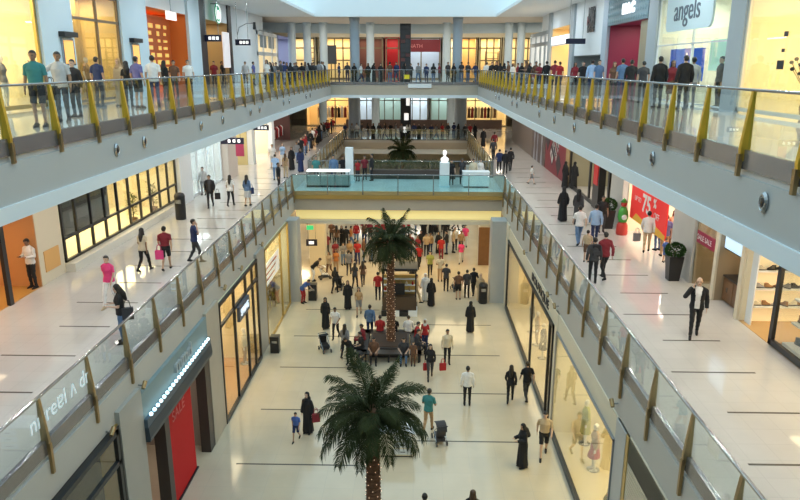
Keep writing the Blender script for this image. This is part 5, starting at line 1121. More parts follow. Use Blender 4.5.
person(-7.75, 58.50, 12, 200, 'person in charcoal top, navy trousers, eighteenth from the white wall along the brass-post railing', top='longsleeve:charcoal', bottom='trousers:navy', fem=True, h=1.75, hair='dark', pose='stand', group='crowd along the far left-side upper railing')
person(-6.70, 60.94, 12, 270, 'person all in navy, first from the left-side end of the far railing', top='longsleeve:navy', bottom='trousers:navy', fem=False, h=1.67, pose='stand', group='crowd at the far upper railing')
person(-5.98, 60.98, 12, 180, 'person in charcoal top, navy trousers, second from the left-side end of the far railing', top='longsleeve:charcoal', bottom='trousers:navy', fem=False, h=1.72, pose='hold', group='crowd at the far upper railing')
person(-5.40, 61.10, 12, 180, 'woman in black robe, third from the left-side end of the far railing', top='abaya:black', bottom='scarf:black', fem=True, h=1.65, pose='stand', group='crowd at the far upper railing')
person(-4.83, 61.10, 12, 90, 'person in white top, navy trousers, fourth from the left-side end of the far railing', top='tee:white', bottom='trousers:navy', fem=False, h=1.66, pose='walk', group='crowd at the far upper railing')
person(-4.18, 60.93, 12, 180, 'woman in black robe, fifth from the left-side end of the far railing', top='abaya:black', bottom='scarf:black', fem=True, h=1.65, pose='walk', group='crowd at the far upper railing')
person(-3.69, 61.09, 12, 90, 'woman in black robe, sixth from the left-side end of the far railing', top='abaya:black', bottom='scarf:black', fem=True, h=1.65, pose='hold', group='crowd at the far upper railing')
person(-3.10, 60.99, 12, 180, 'woman in black robe, seventh from the left-side end of the far railing', top='abaya:black', bottom='scarf:black', fem=True, h=1.65, pose='hold', group='crowd at the far upper railing')
person(-2.30, 60.97, 12, 0, 'person in brown top, denim trousers, eighth from the left-side end of the far railing', top='tee:brown', bottom='trousers:denim', fem=True, h=1.76, hair='dark', pose='stand', group='crowd at the far upper railing')
person(-1.72, 60.95, 12, 200, 'person all in navy, ninth from the left-side end of the far railing', top='longsleeve:navy', bottom='trousers:navy', fem=False, h=1.78, pose='walk', group='crowd at the far upper railing')
person(-1.04, 61.03, 12, 90, 'woman in black robe, tenth from the left-side end of the far railing', top='abaya:black', bottom='scarf:black', fem=True, h=1.65, pose='walk', group='crowd at the far upper railing')
person(-0.50, 60.93, 12, 150, 'person in charcoal top, black trousers, eleventh from the left-side end of the far railing', top='longsleeve:charcoal', bottom='trousers:black', fem=False, h=1.64, pose='hold', group='crowd at the far upper railing')
person(0.16, 61.09, 12, 200, 'person in grey top, denim trousers, twelfth from the left-side end of the far railing', top='longsleeve:grey', bottom='trousers:denim', fem=True, h=1.72, hair='dark', pose='walk', group='crowd at the far upper railing')
person(0.86, 61.10, 12, 200, 'person all in navy, thirteenth from the left-side end of the far railing', top='longsleeve:navy', bottom='trousers:navy', fem=False, h=1.62, pose='stand', group='crowd at the far upper railing')
person(1.47, 60.91, 12, 0, 'person in black top, denim trousers, fourteenth from the left-side end of the far railing', top='tee:black', bottom='trousers:denim', fem=True, h=1.68, hair='long dark', pose='walk', group='crowd at the far upper railing')
person(1.98, 61.01, 12, 270, 'person in maroon top, charcoal trousers, fifteenth from the left-side end of the far railing', top='longsleeve:dark red', bottom='trousers:charcoal', fem=False, h=1.67, pose='hold', group='crowd at the far upper railing')
person(2.72, 60.95, 12, 150, 'person in charcoal top, black trousers, sixteenth from the left-side end of the far railing', top='tee:charcoal', bottom='trousers:black', fem=False, h=1.77, pose='stand', group='crowd at the far upper railing')
person(3.23, 60.96, 12, 150, 'woman in black robe, seventeenth from the left-side end of the far railing', top='abaya:black', bottom='scarf:black', fem=True, h=1.65, pose='stand', group='crowd at the far upper railing')
person(3.89, 61.08, 12, 0, 'person in charcoal top, denim trousers, eighteenth from the left-side end of the far railing', top='tee:charcoal', bottom='trousers:denim', fem=True, h=1.8, hair='dark', pose='hold', group='crowd at the far upper railing')
person(4.45, 61.07, 12, 150, 'person in charcoal top, denim trousers, nineteenth from the left-side end of the far railing', top='longsleeve:charcoal', bottom='trousers:denim', fem=False, h=1.76, pose='hold', group='crowd at the far upper railing')
person(5.08, 61.06, 12, 150, 'person in navy top, denim trousers, twentieth from the left-side end of the far railing', top='longsleeve:navy', bottom='trousers:denim', fem=False, h=1.75, pose='walk', group='crowd at the far upper railing')
person(5.80, 58.49, 12, 0, 'person in white top, charcoal trousers, first from the far corner of the right-side railing', top='longsleeve:white', bottom='trousers:charcoal', fem=False, h=1.74, pose='stand', group='crowd along the far right-side upper railing')
person(6.12, 57.38, 12, 200, 'person all in black, second from the far corner of the right-side railing', top='longsleeve:black', bottom='trousers:black', fem=False, h=1.76, pose='stand', group='crowd along the far right-side upper railing')
person(6.34, 56.27, 12, 180, 'person all in black, third from the far corner of the right-side railing', top='tee:black', bottom='trousers:black', fem=True, h=1.82, hair='dark', pose='walk', group='crowd along the far right-side upper railing')
person(6.51, 55.34, 12, 270, 'woman in black robe, fourth from the far corner of the right-side railing', top='abaya:black', bottom='scarf:black', fem=True, h=1.65, pose='stand', group='crowd along the far right-side upper railing')
person(6.74, 54.29, 12, 90, 'woman in black robe, fifth from the far corner of the right-side railing', top='abaya:black', bottom='scarf:black', fem=True, h=1.65, pose='walk', group='crowd along the far right-side upper railing')
person(6.94, 53.47, 12, 270, 'person in brown top, navy trousers, sixth from the far corner of the right-side railing', top='longsleeve:brown', bottom='trousers:navy', fem=False, h=1.8, pose='hold', group='crowd along the far right-side upper railing')
person(7.16, 52.53, 12, 150, 'person in white top, charcoal trousers, seventh from the far corner of the right-side railing', top='longsleeve:white', bottom='trousers:charcoal', fem=True, h=1.63, hair='long dark', pose='stand', group='crowd along the far right-side upper railing')
person(7.34, 51.32, 12, 270, 'person in maroon top, denim trousers, eighth from the far corner of the right-side railing', top='tee:dark red', bottom='trousers:denim', fem=False, h=1.65, pose='stand', group='crowd along the far right-side upper railing')
person(7.51, 50.54, 12, 180, 'woman in black robe, ninth from the far corner of the right-side railing', top='abaya:black', bottom='scarf:black', fem=True, h=1.65, pose='stand', group='crowd along the far right-side upper railing')
person(7.67, 49.48, 12, 270, 'person in brown top, denim trousers, tenth from the far corner of the right-side railing', top='tee:brown', bottom='trousers:denim', fem=True, h=1.79, hair='long brown', pose='hold', group='crowd along the far right-side upper railing')
person(7.82, 48.74, 12, 150, 'woman in black robe, eleventh from the far corner of the right-side railing', top='abaya:black', bottom='scarf:black', fem=True, h=1.65, pose='walk', group='crowd along the far right-side upper railing')
person(7.97, 47.39, 12, 150, 'person in brown top, navy trousers, twelfth from the far corner of the right-side railing', top='longsleeve:brown', bottom='trousers:navy', fem=False, h=1.78, pose='walk', group='crowd along the far right-side upper railing')
person(8.08, 46.55, 12, 180, 'person in maroon top, black trousers, thirteenth from the far corner of the right-side railing', top='tee:dark red', bottom='trousers:black', fem=False, h=1.63, pose='hold', group='crowd along the far right-side upper railing')
person(8.08, 44.00, 12, 0, 'man in black with back to us before the amber shop', top='longsleeve:black', bottom='trousers:black')
person(8.39, 43.00, 12, 20, 'man in dark red top, taller of the two in red near the amber shop', top='tee:dark red', bottom='trousers:black', h=1.78)
person(8.49, 42.00, 12, 340, 'person in bright red top near the amber shop', top='tee:red', bottom='trousers:navy', h=1.7)
person(8.72, 39.00, 12, 180, 'woman in dark red with black trousers under the plain black sign', top='longsleeve:dark red', bottom='trousers:black', fem=True, hair='long dark', h=1.65)
person(8.81, 37.50, 12, 200, 'person in black under the plain black sign', top='tee:black', bottom='trousers:charcoal', h=1.68)
person(8.91, 36.00, 12, 10, 'man in light blue shirt below the black wall emblem', top='longsleeve:light blue', bottom='trousers:navy', h=1.76)
person(9.01, 35.00, 12, 170, 'man in grey-blue shirt below the black wall emblem', top='tee:denim', bottom='trousers:charcoal', h=1.74)
person(9.20, 33.00, 12, 180, 'woman in brown top before the magenta shop', top='tee:brown', bottom='trousers:black', fem=True, hair='long brown', h=1.64)
person(9.14, 31.50, 12, 0, 'man in denim-blue shirt before the magenta shop', top='tee:denim', bottom='trousers:navy', h=1.78)
person(9.23, 30.50, 12, 10, 'person with black top and dark hair before the magenta shop', top='longsleeve:black', bottom='trousers:charcoal', h=1.72)
person(9.27, 29.00, 12, 0, 'man in charcoal top by the pillar between magenta and pale shops', top='tee:charcoal', bottom='trousers:black', h=1.66)
person(8.73, 25.50, 12, 355, 'broad man in black jacket with back to us before the blue poster', top='jacket:black', bottom='trousers:black', over='longsleeve:black', h=1.8)
person(9.37, 26.00, 12, 180, 'woman in brown and dark red top before the blue poster', top='tee:dark red', bottom='skirt:brown', fem=True, hair='long dark', h=1.66)
person(9.25, 24.50, 12, 0, 'man in black suit facing the pale shop window', top='jacket:black', bottom='trousers:black', over='longsleeve:charcoal', h=1.82)
person(10.11, 26.00, 12, 0, 'man in light grey shirt beside the black-suited man at the pale shop', top='longsleeve:light grey', bottom='trousers:grey', h=1.78)
person(10.95, 25.60, 12, 270, 'person in dark jacket just inside the pale shop by the mint panel', top='longsleeve:charcoal', bottom='trousers:black', h=1.8)
person(11.30, 24.70, 12, 180, 'woman in dark dress inside the pale shop next to the pillar', top='dress:charcoal', bottom=None, fem=True, hair='long dark', h=1.7)
person(-13.19, 22.17, 6, 200, 'man in white shirt and black trousers at the terracotta shop entrance', top='longsleeve:white', bottom='trousers:black', pose='hold', h=1.78)
person(-9.71, 20.43, 6, 185, 'woman in pink top and white trousers walking on the gallery', top='tee:pink', bottom='trousers:white', pose='walk', fem=True, h=1.72, shoes='beige')
person(-8.08, 17.46, 6, 250, 'woman with long dark hair in black top leaning at the gallery railing with a phone', top='tee:black', bottom='trousers:denim', pose='hold', fem=True, hair='long dark', h=1.72)
person(-10.13, 24.28, 6, 10, 'woman in cream top and black leggings with a pink bag', top='tee:cream', bottom='trousers:black', fem=True, hair='long dark', pose='walk', h=1.68)
person(-9.35, 24.44, 6, 350, 'man in dark red T-shirt and black shorts walking away on the gallery', top='tee:dark red', bottom='shorts:black', pose='walk', h=1.72)
person(-8.60, 25.54, 6, 60, 'man in navy T-shirt at the gallery railing, hand to his head', top='tee:navy', bottom='trousers:charcoal', pose='phone', h=1.75)
person(-11.14, 36.25, 6, 170, 'man in black suit carrying a case on the gallery', top='jacket:black', bottom='trousers:black', over='longsleeve:charcoal', pose='walk', h=1.8)
person(-10.12, 36.56, 6, 0, 'long-haired woman in white top and black trousers walking away', top='tee:white', bottom='trousers:black', fem=True, hair='long dark', pose='walk', h=1.74)
person(-9.19, 36.59, 6, 10, 'woman in denim jacket with a dark handbag walking away', top='longsleeve:denim', bottom='skirt:light grey', fem=True, hair='long dark', pose='walk', h=1.72)
person(-12.59, 39.77, 6, 180, 'person in pale grey beyond the suited man on the gallery', top='longsleeve:light grey', bottom='trousers:grey', h=1.68)
person(-10.74, 50.92, 6, 180, 'man in white T-shirt, one of the pale group near the gallery corner', top='tee:white', bottom='trousers:light grey', h=1.78)
person(-10.18, 51.99, 6, 170, 'woman in light blue top among the pale group near the gallery corner', top='tee:light blue', bottom='trousers:white', fem=True, hair='long brown')
person(-9.41, 45.39, 6, 0, 'man in light denim shirt near the gallery corner', top='tee:light blue', bottom='trousers:denim')
person(-8.89, 46.25, 6, 10, 'woman in tan top near the gallery corner', top='tee:tan', bottom='trousers:beige', fem=True, hair='long brown', h=1.68)
person(-8.46, 41.60, 6, 90, 'person in black leaning on the railing at the corner of the bridge', top='longsleeve:black', bottom='trousers:black', h=1.7)
person(-9.13, 49.96, 6, 180, 'woman in black robe walking near the bridge, left of a pair', top='abaya:black', bottom='scarf:black', fem=True, pose='walk', h=1.68)
person(-8.31, 49.00, 6, 175, 'woman in dark navy robe walking near the bridge, right of a pair', top='abaya:navy', bottom='scarf:black', fem=True, pose='walk', h=1.72)
person(-9.44, 53.99, 6, 150, 'person in grey top, denim trousers, first of the line receding past the red toy shop', top='longsleeve:grey', bottom='trousers:denim', fem=False, h=1.68, pose='walk', group='crowd near the red toy shop')
person(-9.43, 55.18, 6, 200, 'woman in black robe, second of the line receding past the red toy shop', top='abaya:black', bottom='scarf:black', fem=True, h=1.65, pose='walk', group='crowd near the red toy shop')
person(-9.54, 56.85, 6, 150, 'person in black top, charcoal trousers, third of the line receding past the red toy shop', top='tee:black', bottom='trousers:charcoal', fem=False, h=1.72, pose='stand', group='crowd near the red toy shop')
person(-9.56, 58.49, 6, 150, 'person in red top, denim trousers, fourth of the line receding past the red toy shop', top='tee:red', bottom='trousers:denim', fem=False, h=1.64, pose='stand', group='crowd near the red toy shop')
person(-9.64, 60.02, 6, 270, 'person in maroon top, charcoal trousers, fifth of the line receding past the red toy shop', top='tee:dark red', bottom='trousers:charcoal', fem=True, h=1.74, hair='dark', pose='stand', group='crowd near the red toy shop')
person(-9.72, 61.72, 6, 0, 'person in black top, denim trousers, sixth of the line receding past the red toy shop', top='tee:black', bottom='trousers:denim', fem=True, h=1.78, hair='long dark', pose='hold', group='crowd near the red toy shop')
person(-9.72, 63.29, 6, 180, 'woman in black robe, seventh of the line receding past the red toy shop', top='abaya:black', bottom='scarf:black', fem=True, h=1.65, pose='stand', group='crowd near the red toy shop')
person(-9.80, 64.94, 6, 0, 'person in white top, black trousers, eighth of the line receding past the red toy shop', top='tee:white', bottom='trousers:black', fem=False, h=1.8, pose='walk', group='crowd near the red toy shop')
person(-9.70, 66.28, 6, 200, 'person in maroon top, black trousers, ninth of the line receding past the red toy shop', top='tee:dark red', bottom='trousers:black', fem=False, h=1.67, pose='walk', group='crowd near the red toy shop')
person(-9.76, 67.86, 6, 180, 'woman in black robe, tenth of the line receding past the red toy shop', top='abaya:black', bottom='scarf:black', fem=True, h=1.65, pose='walk', group='crowd near the red toy shop')
person(-9.74, 69.47, 6, 90, 'woman in black robe, eleventh of the line receding past the red toy shop', top='abaya:black', bottom='scarf:black', fem=True, h=1.65, pose='hold', group='crowd near the red toy shop')
person(-9.81, 71.38, 6, 270, 'person in white top, denim trousers, twelfth of the line receding past the red toy shop', top='longsleeve:white', bottom='trousers:denim', fem=True, h=1.73, hair='long brown', pose='hold', group='crowd near the red toy shop')
person(-9.78, 72.98, 6, 150, 'person all in charcoal, thirteenth of the line receding past the red toy shop', top='tee:charcoal', bottom='trousers:charcoal', fem=True, h=1.65, hair='long brown', pose='stand', group='crowd near the red toy shop')
person(-9.63, 74.35, 6, 150, 'person in maroon top, black trousers, fourteenth of the line receding past the red toy shop', top='longsleeve:dark red', bottom='trousers:black', fem=False, h=1.81, pose='hold', group='crowd near the red toy shop')
person(-9.68, 76.13, 6, 200, 'person in red top, navy trousers, fifteenth of the line receding past the red toy shop', top='tee:red', bottom='trousers:navy', fem=False, h=1.63, pose='stand', group='crowd near the red toy shop')
person(-9.54, 77.65, 6, 270, 'person all in black, sixteenth of the line receding past the red toy shop', top='longsleeve:black', bottom='trousers:black', fem=False, h=1.65, pose='stand', group='crowd near the red toy shop')
person(-9.54, 79.17, 6, 180, 'person in red top, charcoal trousers, seventeenth of the line receding past the red toy shop', top='longsleeve:red', bottom='trousers:charcoal', fem=False, h=1.63, pose='hold', group='crowd near the red toy shop')
person(-7.41, 71.79, 6, 200, 'person in navy top, black trousers, first from the left-side end, far gallery railing', top='tee:navy', bottom='trousers:black', fem=True, h=1.64, hair='long dark', pose='stand', group='crowd behind the far gallery railing')
person(-6.68, 71.86, 6, 180, 'person in grey top, charcoal trousers, second from the left-side end, far gallery railing', top='longsleeve:grey', bottom='trousers:charcoal', fem=True, h=1.66, hair='long brown', pose='stand', group='crowd behind the far gallery railing')
person(-6.15, 71.83, 6, 200, 'person in white top, charcoal trousers, third from the left-side end, far gallery railing', top='tee:white', bottom='trousers:charcoal', fem=False, h=1.71, pose='walk', group='crowd behind the far gallery railing')
person(-5.66, 71.71, 6, 90, 'person in charcoal top, denim trousers, fourth from the left-side end, far gallery railing', top='tee:charcoal', bottom='trousers:denim', fem=False, h=1.77, pose='hold', group='crowd behind the far gallery railing')
person(-4.99, 71.75, 6, 90, 'person in black top, denim trousers, fifth from the left-side end, far gallery railing', top='tee:black', bottom='trousers:denim', fem=True, h=1.66, hair='long dark', pose='stand', group='crowd behind the far gallery railing')
person(-4.45, 71.80, 6, 180, 'woman in black robe, sixth from the left-side end, far gallery railing', top='abaya:black', bottom='scarf:black', fem=True, h=1.65, pose='stand', group='crowd behind the far gallery railing')
person(-3.84, 71.75, 6, 180, 'person in charcoal top, black trousers, seventh from the left-side end, far gallery railing', top='longsleeve:charcoal', bottom='trousers:black', fem=True, h=1.7, hair='long dark', pose='hold', group='crowd behind the far gallery railing')
person(-3.20, 71.64, 6, 270, 'person in charcoal top, navy trousers, eighth from the left-side end, far gallery railing', top='tee:charcoal', bottom='trousers:navy', fem=True, h=1.78, hair='long brown', pose='walk', group='crowd behind the far gallery railing')
person(-2.63, 71.74, 6, 200, 'person all in black, ninth from the left-side end, far gallery railing', top='tee:black', bottom='trousers:black', fem=False, h=1.72, pose='hold', group='crowd behind the far gallery railing')
person(-2.12, 71.81, 6, 90, 'person in grey top, denim trousers, tenth from the left-side end, far gallery railing', top='longsleeve:grey', bottom='trousers:denim', fem=True, h=1.71, hair='dark', pose='stand', group='crowd behind the far gallery railing')
person(-1.51, 71.73, 6, 150, 'person in grey top, charcoal trousers, eleventh from the left-side end, far gallery railing', top='longsleeve:grey', bottom='trousers:charcoal', fem=True, h=1.68, hair='long dark', pose='stand', group='crowd behind the far gallery railing')
person(-0.81, 71.84, 6, 0, 'person in white top, black trousers, twelfth from the left-side end, far gallery railing', top='longsleeve:white', bottom='trousers:black', fem=True, h=1.81, hair='long dark', pose='stand', group='crowd behind the far gallery railing')
person(-0.19, 71.78, 6, 180, 'person in navy top, charcoal trousers, thirteenth from the left-side end, far gallery railing', top='longsleeve:navy', bottom='trousers:charcoal', fem=False, h=1.72, pose='stand', group='crowd behind the far gallery railing')
person(0.32, 71.83, 6, 200, 'woman in black robe, fourteenth from the left-side end, far gallery railing', top='abaya:black', bottom='scarf:black', fem=True, h=1.65, pose='stand', group='crowd behind the far gallery railing')
person(0.86, 71.79, 6, 180, 'person in charcoal top, denim trousers, fifteenth from the left-side end, far gallery railing', top='longsleeve:charcoal', bottom='trousers:denim', fem=False, h=1.64, pose='stand', group='crowd behind the far gallery railing')
person(1.59, 71.74, 6, 180, 'person in navy top, black trousers, sixteenth from the left-side end, far gallery railing', top='tee:navy', bottom='trousers:black', fem=False, h=1.64, pose='walk', group='crowd behind the far gallery railing')
person(2.08, 71.59, 6, 90, 'person in grey top, denim trousers, seventeenth from the left-side end, far gallery railing', top='longsleeve:grey', bottom='trousers:denim', fem=False, h=1.67, pose='walk', group='crowd behind the far gallery railing')
person(2.73, 71.69, 6, 150, 'person in red top, navy trousers, eighteenth from the left-side end, far gallery railing', top='tee:red', bottom='trousers:navy', fem=True, h=1.7, hair='long dark', pose='stand', group='crowd behind the far gallery railing')
person(3.32, 71.77, 6, 180, 'person in charcoal top, black trousers, nineteenth from the left-side end, far gallery railing', top='longsleeve:charcoal', bottom='trousers:black', fem=True, h=1.77, hair='long dark', pose='walk', group='crowd behind the far gallery railing')
person(3.94, 71.94, 6, 0, 'person in navy top, denim trousers, twentieth from the left-side end, far gallery railing', top='tee:navy', bottom='trousers:denim', fem=True, h=1.8, hair='dark', pose='walk', group='crowd behind the far gallery railing')
person(4.41, 71.71, 6, 90, 'woman in black robe, twenty-first from the left-side end, far gallery railing', top='abaya:black', bottom='scarf:black', fem=True, h=1.65, pose='stand', group='crowd behind the far gallery railing')
person(5.12, 71.84, 6, 180, 'person in charcoal top, black trousers, twenty-second from the left-side end, far gallery railing', top='longsleeve:charcoal', bottom='trousers:black', fem=False, h=1.64, pose='stand', group='crowd behind the far gallery railing')
person(5.61, 71.69, 6, 200, 'person in red top, black trousers, twenty-third from the left-side end, far gallery railing', top='tee:red', bottom='trousers:black', fem=False, h=1.7, pose='walk', group='crowd behind the far gallery railing')
person(6.14, 71.87, 6, 150, 'woman in black robe, twenty-fourth from the left-side end, far gallery railing', top='abaya:black', bottom='scarf:black', fem=True, h=1.65, pose='stand', group='crowd behind the far gallery railing')
person(7.98, 18.40, 6, 200, 'bald man in black suit and white shirt holding a phone to his ear', top='jacket:black', bottom='trousers:black', over='longsleeve:white', pose='phone', hair=None, h=1.78, skin=1)
person(6.31, 23.29, 6, 5, 'person in charcoal top with a dark backpack beside the dark red sweater', top='longsleeve:charcoal', bottom='trousers:black', h=1.68)
person(6.82, 23.77, 6, 350, 'man in dark red sweater walking away on the gallery', top='longsleeve:dark red', bottom='trousers:black', pose='walk', h=1.78)
person(7.03, 28.64, 6, 0, 'man in white T-shirt and jeans walking away on the gallery', top='tee:white', bottom='trousers:denim', pose='walk', h=1.75)
person(7.76, 28.83, 6, 10, 'man in light blue shirt and navy trousers walking away on the gallery', top='longsleeve:light blue', bottom='trousers:navy', pose='walk', h=1.78)
person(6.74, 25.99, 6, 20, 'child in beige top near the railing on the gallery', top='tee:beige', bottom='shorts:brown', h=1.3)
person(7.31, 33.35, 6, 350, 'woman in black robe walking alone side by side, nearer the railing', top='abaya:black', bottom='scarf:black', fem=True, pose='walk', h=1.72)
person(7.90, 32.70, 6, 20, 'woman in charcoal robe walking with the black-robed woman', top='abaya:charcoal', bottom='scarf:black', fem=True, pose='walk', h=1.72)
person(9.43, 42.94, 6, 60, 'woman in black robe before the red banner, railing side of two', top='abaya:black', bottom='scarf:black', fem=True, h=1.68)
person(9.90, 42.51, 6, 40, 'woman in black robe before the red banner, shop side of two', top='abaya:black', bottom='scarf:black', fem=True, h=1.72)
person(7.54, 44.35, 6, 90, 'child in white shirt walking near the red banner', top='tee:white', bottom='shorts:grey', pose='walk', h=1.22)
person(6.33, 56.03, 6, 0, 'man in charcoal, head of the dark group of five walking away', top='longsleeve:charcoal', bottom='trousers:black', pose='walk', h=1.74, fem=False)
person(5.99, 49.04, 6, 10, 'man in navy, railing side of the dark group', top='longsleeve:navy', bottom='trousers:black', pose='walk', h=1.74, fem=False)
person(6.38, 48.54, 6, 10, 'man in black in the middle of the dark group', top='longsleeve:black', bottom='trousers:black', pose='walk', h=1.74, fem=False)
person(6.92, 50.01, 6, 0, 'woman in black on the shop side of the dark group', top='longsleeve:black', bottom='trousers:black', pose='walk', h=1.74, fem=True)
person(7.08, 62.15, 6, 0, 'person in dark red beyond the dark group', top='longsleeve:dark red', bottom='trousers:black', pose='walk', h=1.74, fem=False)
person(6.38, 65.26, 6, 180, 'woman in black robe standing on the far gallery floor', top='abaya:black', bottom='scarf:black', fem=True)
person(9.59, 27.57, 6, 20, 'man in white shirt with a bag before the red sale poster', top='longsleeve:white', bottom='trousers:beige', pose='walk', h=1.76)
person(10.14, 27.86, 6, 340, 'person in charcoal top and jeans before the red sale poster', top='tee:charcoal', bottom='trousers:denim', h=1.68)
person(10.09, 26.96, 6, 0, 'man in dark purple top and tan trousers before the red sale poster', top='tee:purple', bottom='trousers:tan', h=1.72)
person(10.77, 27.96, 6, 200, 'woman in beige top at the edge of the red sale poster', top='tee:beige', bottom='trousers:brown', fem=True, hair='long dark', h=1.68)
person(9.82, 26.08, 6, 160, 'small child in blue by the tapered black planter', top='tee:blue', bottom='shorts:blue', h=0.95)
person(8.64, 31.07, 6, 180, 'person in black top by the dark shop column', top='tee:black', bottom='trousers:charcoal', h=1.7)
person(-6.49, 44.15, 6, 180, 'kiosk attendant in teal shirt at the glass-fronted kiosk', top='tee:teal', bottom='trousers:charcoal', h=1.78)
person(-5.35, 44.20, 6, 180, 'customer in denim-blue shirt behind the glass kiosk', top='longsleeve:denim', bottom='trousers:navy', h=1.85)
person(-4.85, 45.20, 6, 180, 'customer in black beside the slim white display pillar', top='tee:black', bottom='trousers:black', h=1.66)
person(-3.86, 45.16, 6, 200, 'woman in red top near the hedge planter on the bridge', top='tee:red', bottom='trousers:charcoal', fem=True, hair='long dark', h=1.45)
person(-3.44, 45.70, 6, 170, 'person in dark red top near the hedge planter on the bridge', top='tee:dark red', bottom='trousers:black', h=1.62)
person(-2.92, 45.34, 6, 270, 'man in black standing at the end of the hedge planter', top='longsleeve:black', bottom='trousers:black', h=1.8)
person(2.31, 43.90, 6, 180, 'attendant in black between the white bust and the white counter', top='tee:black', bottom='trousers:black', h=1.62)
person(3.02, 44.20, 6, 180, 'dark-haired attendant behind the plain white counter', top='tee:charcoal', bottom='trousers:black', fem=True, hair='long dark', h=1.66)
person(3.72, 44.00, 6, 180, 'attendant in cream top behind the plain white counter', top='longsleeve:cream', bottom='trousers:white', h=1.68)
person(4.22, 44.40, 6, 170, 'attendant in white top at the end of the white counter', top='longsleeve:white', bottom='trousers:white', fem=True, hair='brown', h=1.62)
person(-4.00, 23.10, 0, 200, 'woman in black robe carrying a red bag beside a small child', top='abaya:black', bottom='scarf:black', fem=True, h=1.68)
person(-4.35, 22.55, 0, 190, 'small child in blue top walking beside a robed woman', top='tee:blue', bottom='shorts:navy', pose='walk', h=1.18)
person(3.77, 21.01, 0, 250, 'woman in black robe with bent arm on the open floor near the pale window', top='abaya:black', bottom='scarf:black', pose='hold', fem=True, h=1.68)
person(4.63, 21.72, 0, 190, 'man in beige T-shirt and black shorts walking along the pale window', top='tee:beige', bottom='shorts:black', pose='walk', h=1.8)
person(3.98, 25.76, 0, 10, 'woman in black with long hair walking away beside a man in black', top='longsleeve:black', bottom='trousers:black', pose='walk', fem=True, hair='long dark', h=1.68)
person(4.68, 25.95, 0, 350, 'man in black T-shirt and charcoal trousers walking away in a couple', top='tee:black', bottom='trousers:charcoal', pose='walk', h=1.76)
person(2.18, 25.45, 0, 0, 'man in white shirt and black trousers walking away in mid floor', top='longsleeve:white', bottom='trousers:black', pose='stand', h=1.74)
person(1.53, 29.42, 0, 170, 'man in cream sweater and black trousers standing in mid floor', top='longsleeve:cream', bottom='trousers:black', h=1.74)
person(0.71, 27.92, 0, 180, 'woman in black carrying a bright red shopping bag by the bench', top='longsleeve:black', bottom='trousers:charcoal', fem=True, hair='long dark', pose='walk', h=1.66)
person(2.91, 33.43, 0, 5, 'woman in black robe standing alone on the open floor beyond the bench', top='abaya:black', bottom='scarf:black', fem=True, h=1.7)
person(0.55, 23.34, 0, 20, 'man in teal shirt and tan trousers with a stroller near the big palm', top='tee:teal', bottom='trousers:tan', pose='push', h=1.76)
person(-2.28, 32.60, 0, 0, 'man in denim-blue shirt walking away near the ring bench', top='longsleeve:denim', bottom='trousers:navy', pose='walk', h=1.78)
person(-4.70, 33.78, 0, 180, 'woman in black robe beside the man in white near the stroller', top='abaya:black', bottom='scarf:black', fem=True, pose='walk', h=1.7)
person(-4.01, 32.42, 0, 190, 'man in white T-shirt and black trousers pushing a stroller', top='tee:white', bottom='trousers:black', pose='push', h=1.72)
person(-3.31, 30.08, 0, 10, 'woman in grey top with black trousers walking by the ring bench', top='longsleeve:grey', bottom='trousers:black', fem=True, hair='long dark', pose='walk', h=1.7)
person(0.33, 16.95, 0, 0, 'person with dark hair at the very bottom edge, near the palm trunk', top='tee:charcoal', bottom='trousers:black', h=1.7)
person(1.72, 17.15, 0, 10, 'long-haired person at the very bottom edge of the ground floor', top='tee:black', bottom='trousers:black', h=1.7, fem=True, hair='long brown')
person(-2.50, 30.20, 0, 270, 'person in black seated on the pram side of the ring bench', top='tee:black', bottom='trousers:black', pose='sit', h=1.72)
person(-2.50, 31.20, 0, 270, 'person in dark red seated on the pram side of the ring bench', top='tee:dark red', bottom='trousers:black', pose='sit', h=1.72)
person(-1.75, 32.35, 0, 0, 'person in red seated on the far side of the ring bench', top='tee:red', bottom='trousers:navy', pose='sit', h=1.72)
person(-1.05, 32.35, 0, 0, 'person in black seated behind the lit palm trunk', top='tee:black', bottom='trousers:black', pose='sit', h=1.72)
person(-0.30, 32.35, 0, 0, 'man in white shirt seated on the far side of the ring bench', top='longsleeve:white', bottom='trousers:beige', pose='sit', h=1.72)
person(0.10, 31.60, 0, 90, 'person in bright red seated on the counter side of the ring bench', top='tee:red', bottom='trousers:black', pose='sit', h=1.72)
person(0.10, 30.60, 0, 90, 'person in charcoal seated on the counter side of the ring bench', top='longsleeve:charcoal', bottom='trousers:black', pose='sit', h=1.72)
person(-1.90, 29.65, 0, 180, 'person in brown seated facing us on the ring bench', top='tee:brown', bottom='trousers:black', pose='sit', h=1.72)
person(-0.50, 29.65, 0, 180, 'person in charcoal and jeans seated facing us on the ring bench', top='tee:charcoal', bottom='trousers:denim', pose='sit', h=1.72)
person(0.52, 31.06, 0, 200, 'woman with grey head scarf and red top standing by the ring bench', top='tee:red', bottom='trousers:navy', fem=True, hair=None, h=1.6, over='scarf:light grey')
person(-0.05, 29.21, 0, 180, 'child in brown top standing in front of the ring bench', top='tee:brown', bottom='trousers:brown', h=1.2)
person(-3.00, 29.30, 0, 200, 'person in black bending over beside the large pram', top='longsleeve:black', bottom='trousers:black', pose='bend', h=1.72)
person(-3.81, 36.73, 0, 180, 'woman in black robe walking toward us beside a woman in shorts', top='abaya:black', bottom='scarf:black', fem=True, h=1.7)
person(-3.10, 35.78, 0, 180, 'woman in tan top and grey shorts beside a robed woman', top='tee:tan', bottom='shorts:grey', fem=True, h=1.66, pose='walk', hair='long dark')
person(-6.55, 37.68, 0, 120, 'person in blue and red stooping beside the black bin', top='tee:blue', bottom='trousers:red', fem=False, h=1.75, pose='bend')
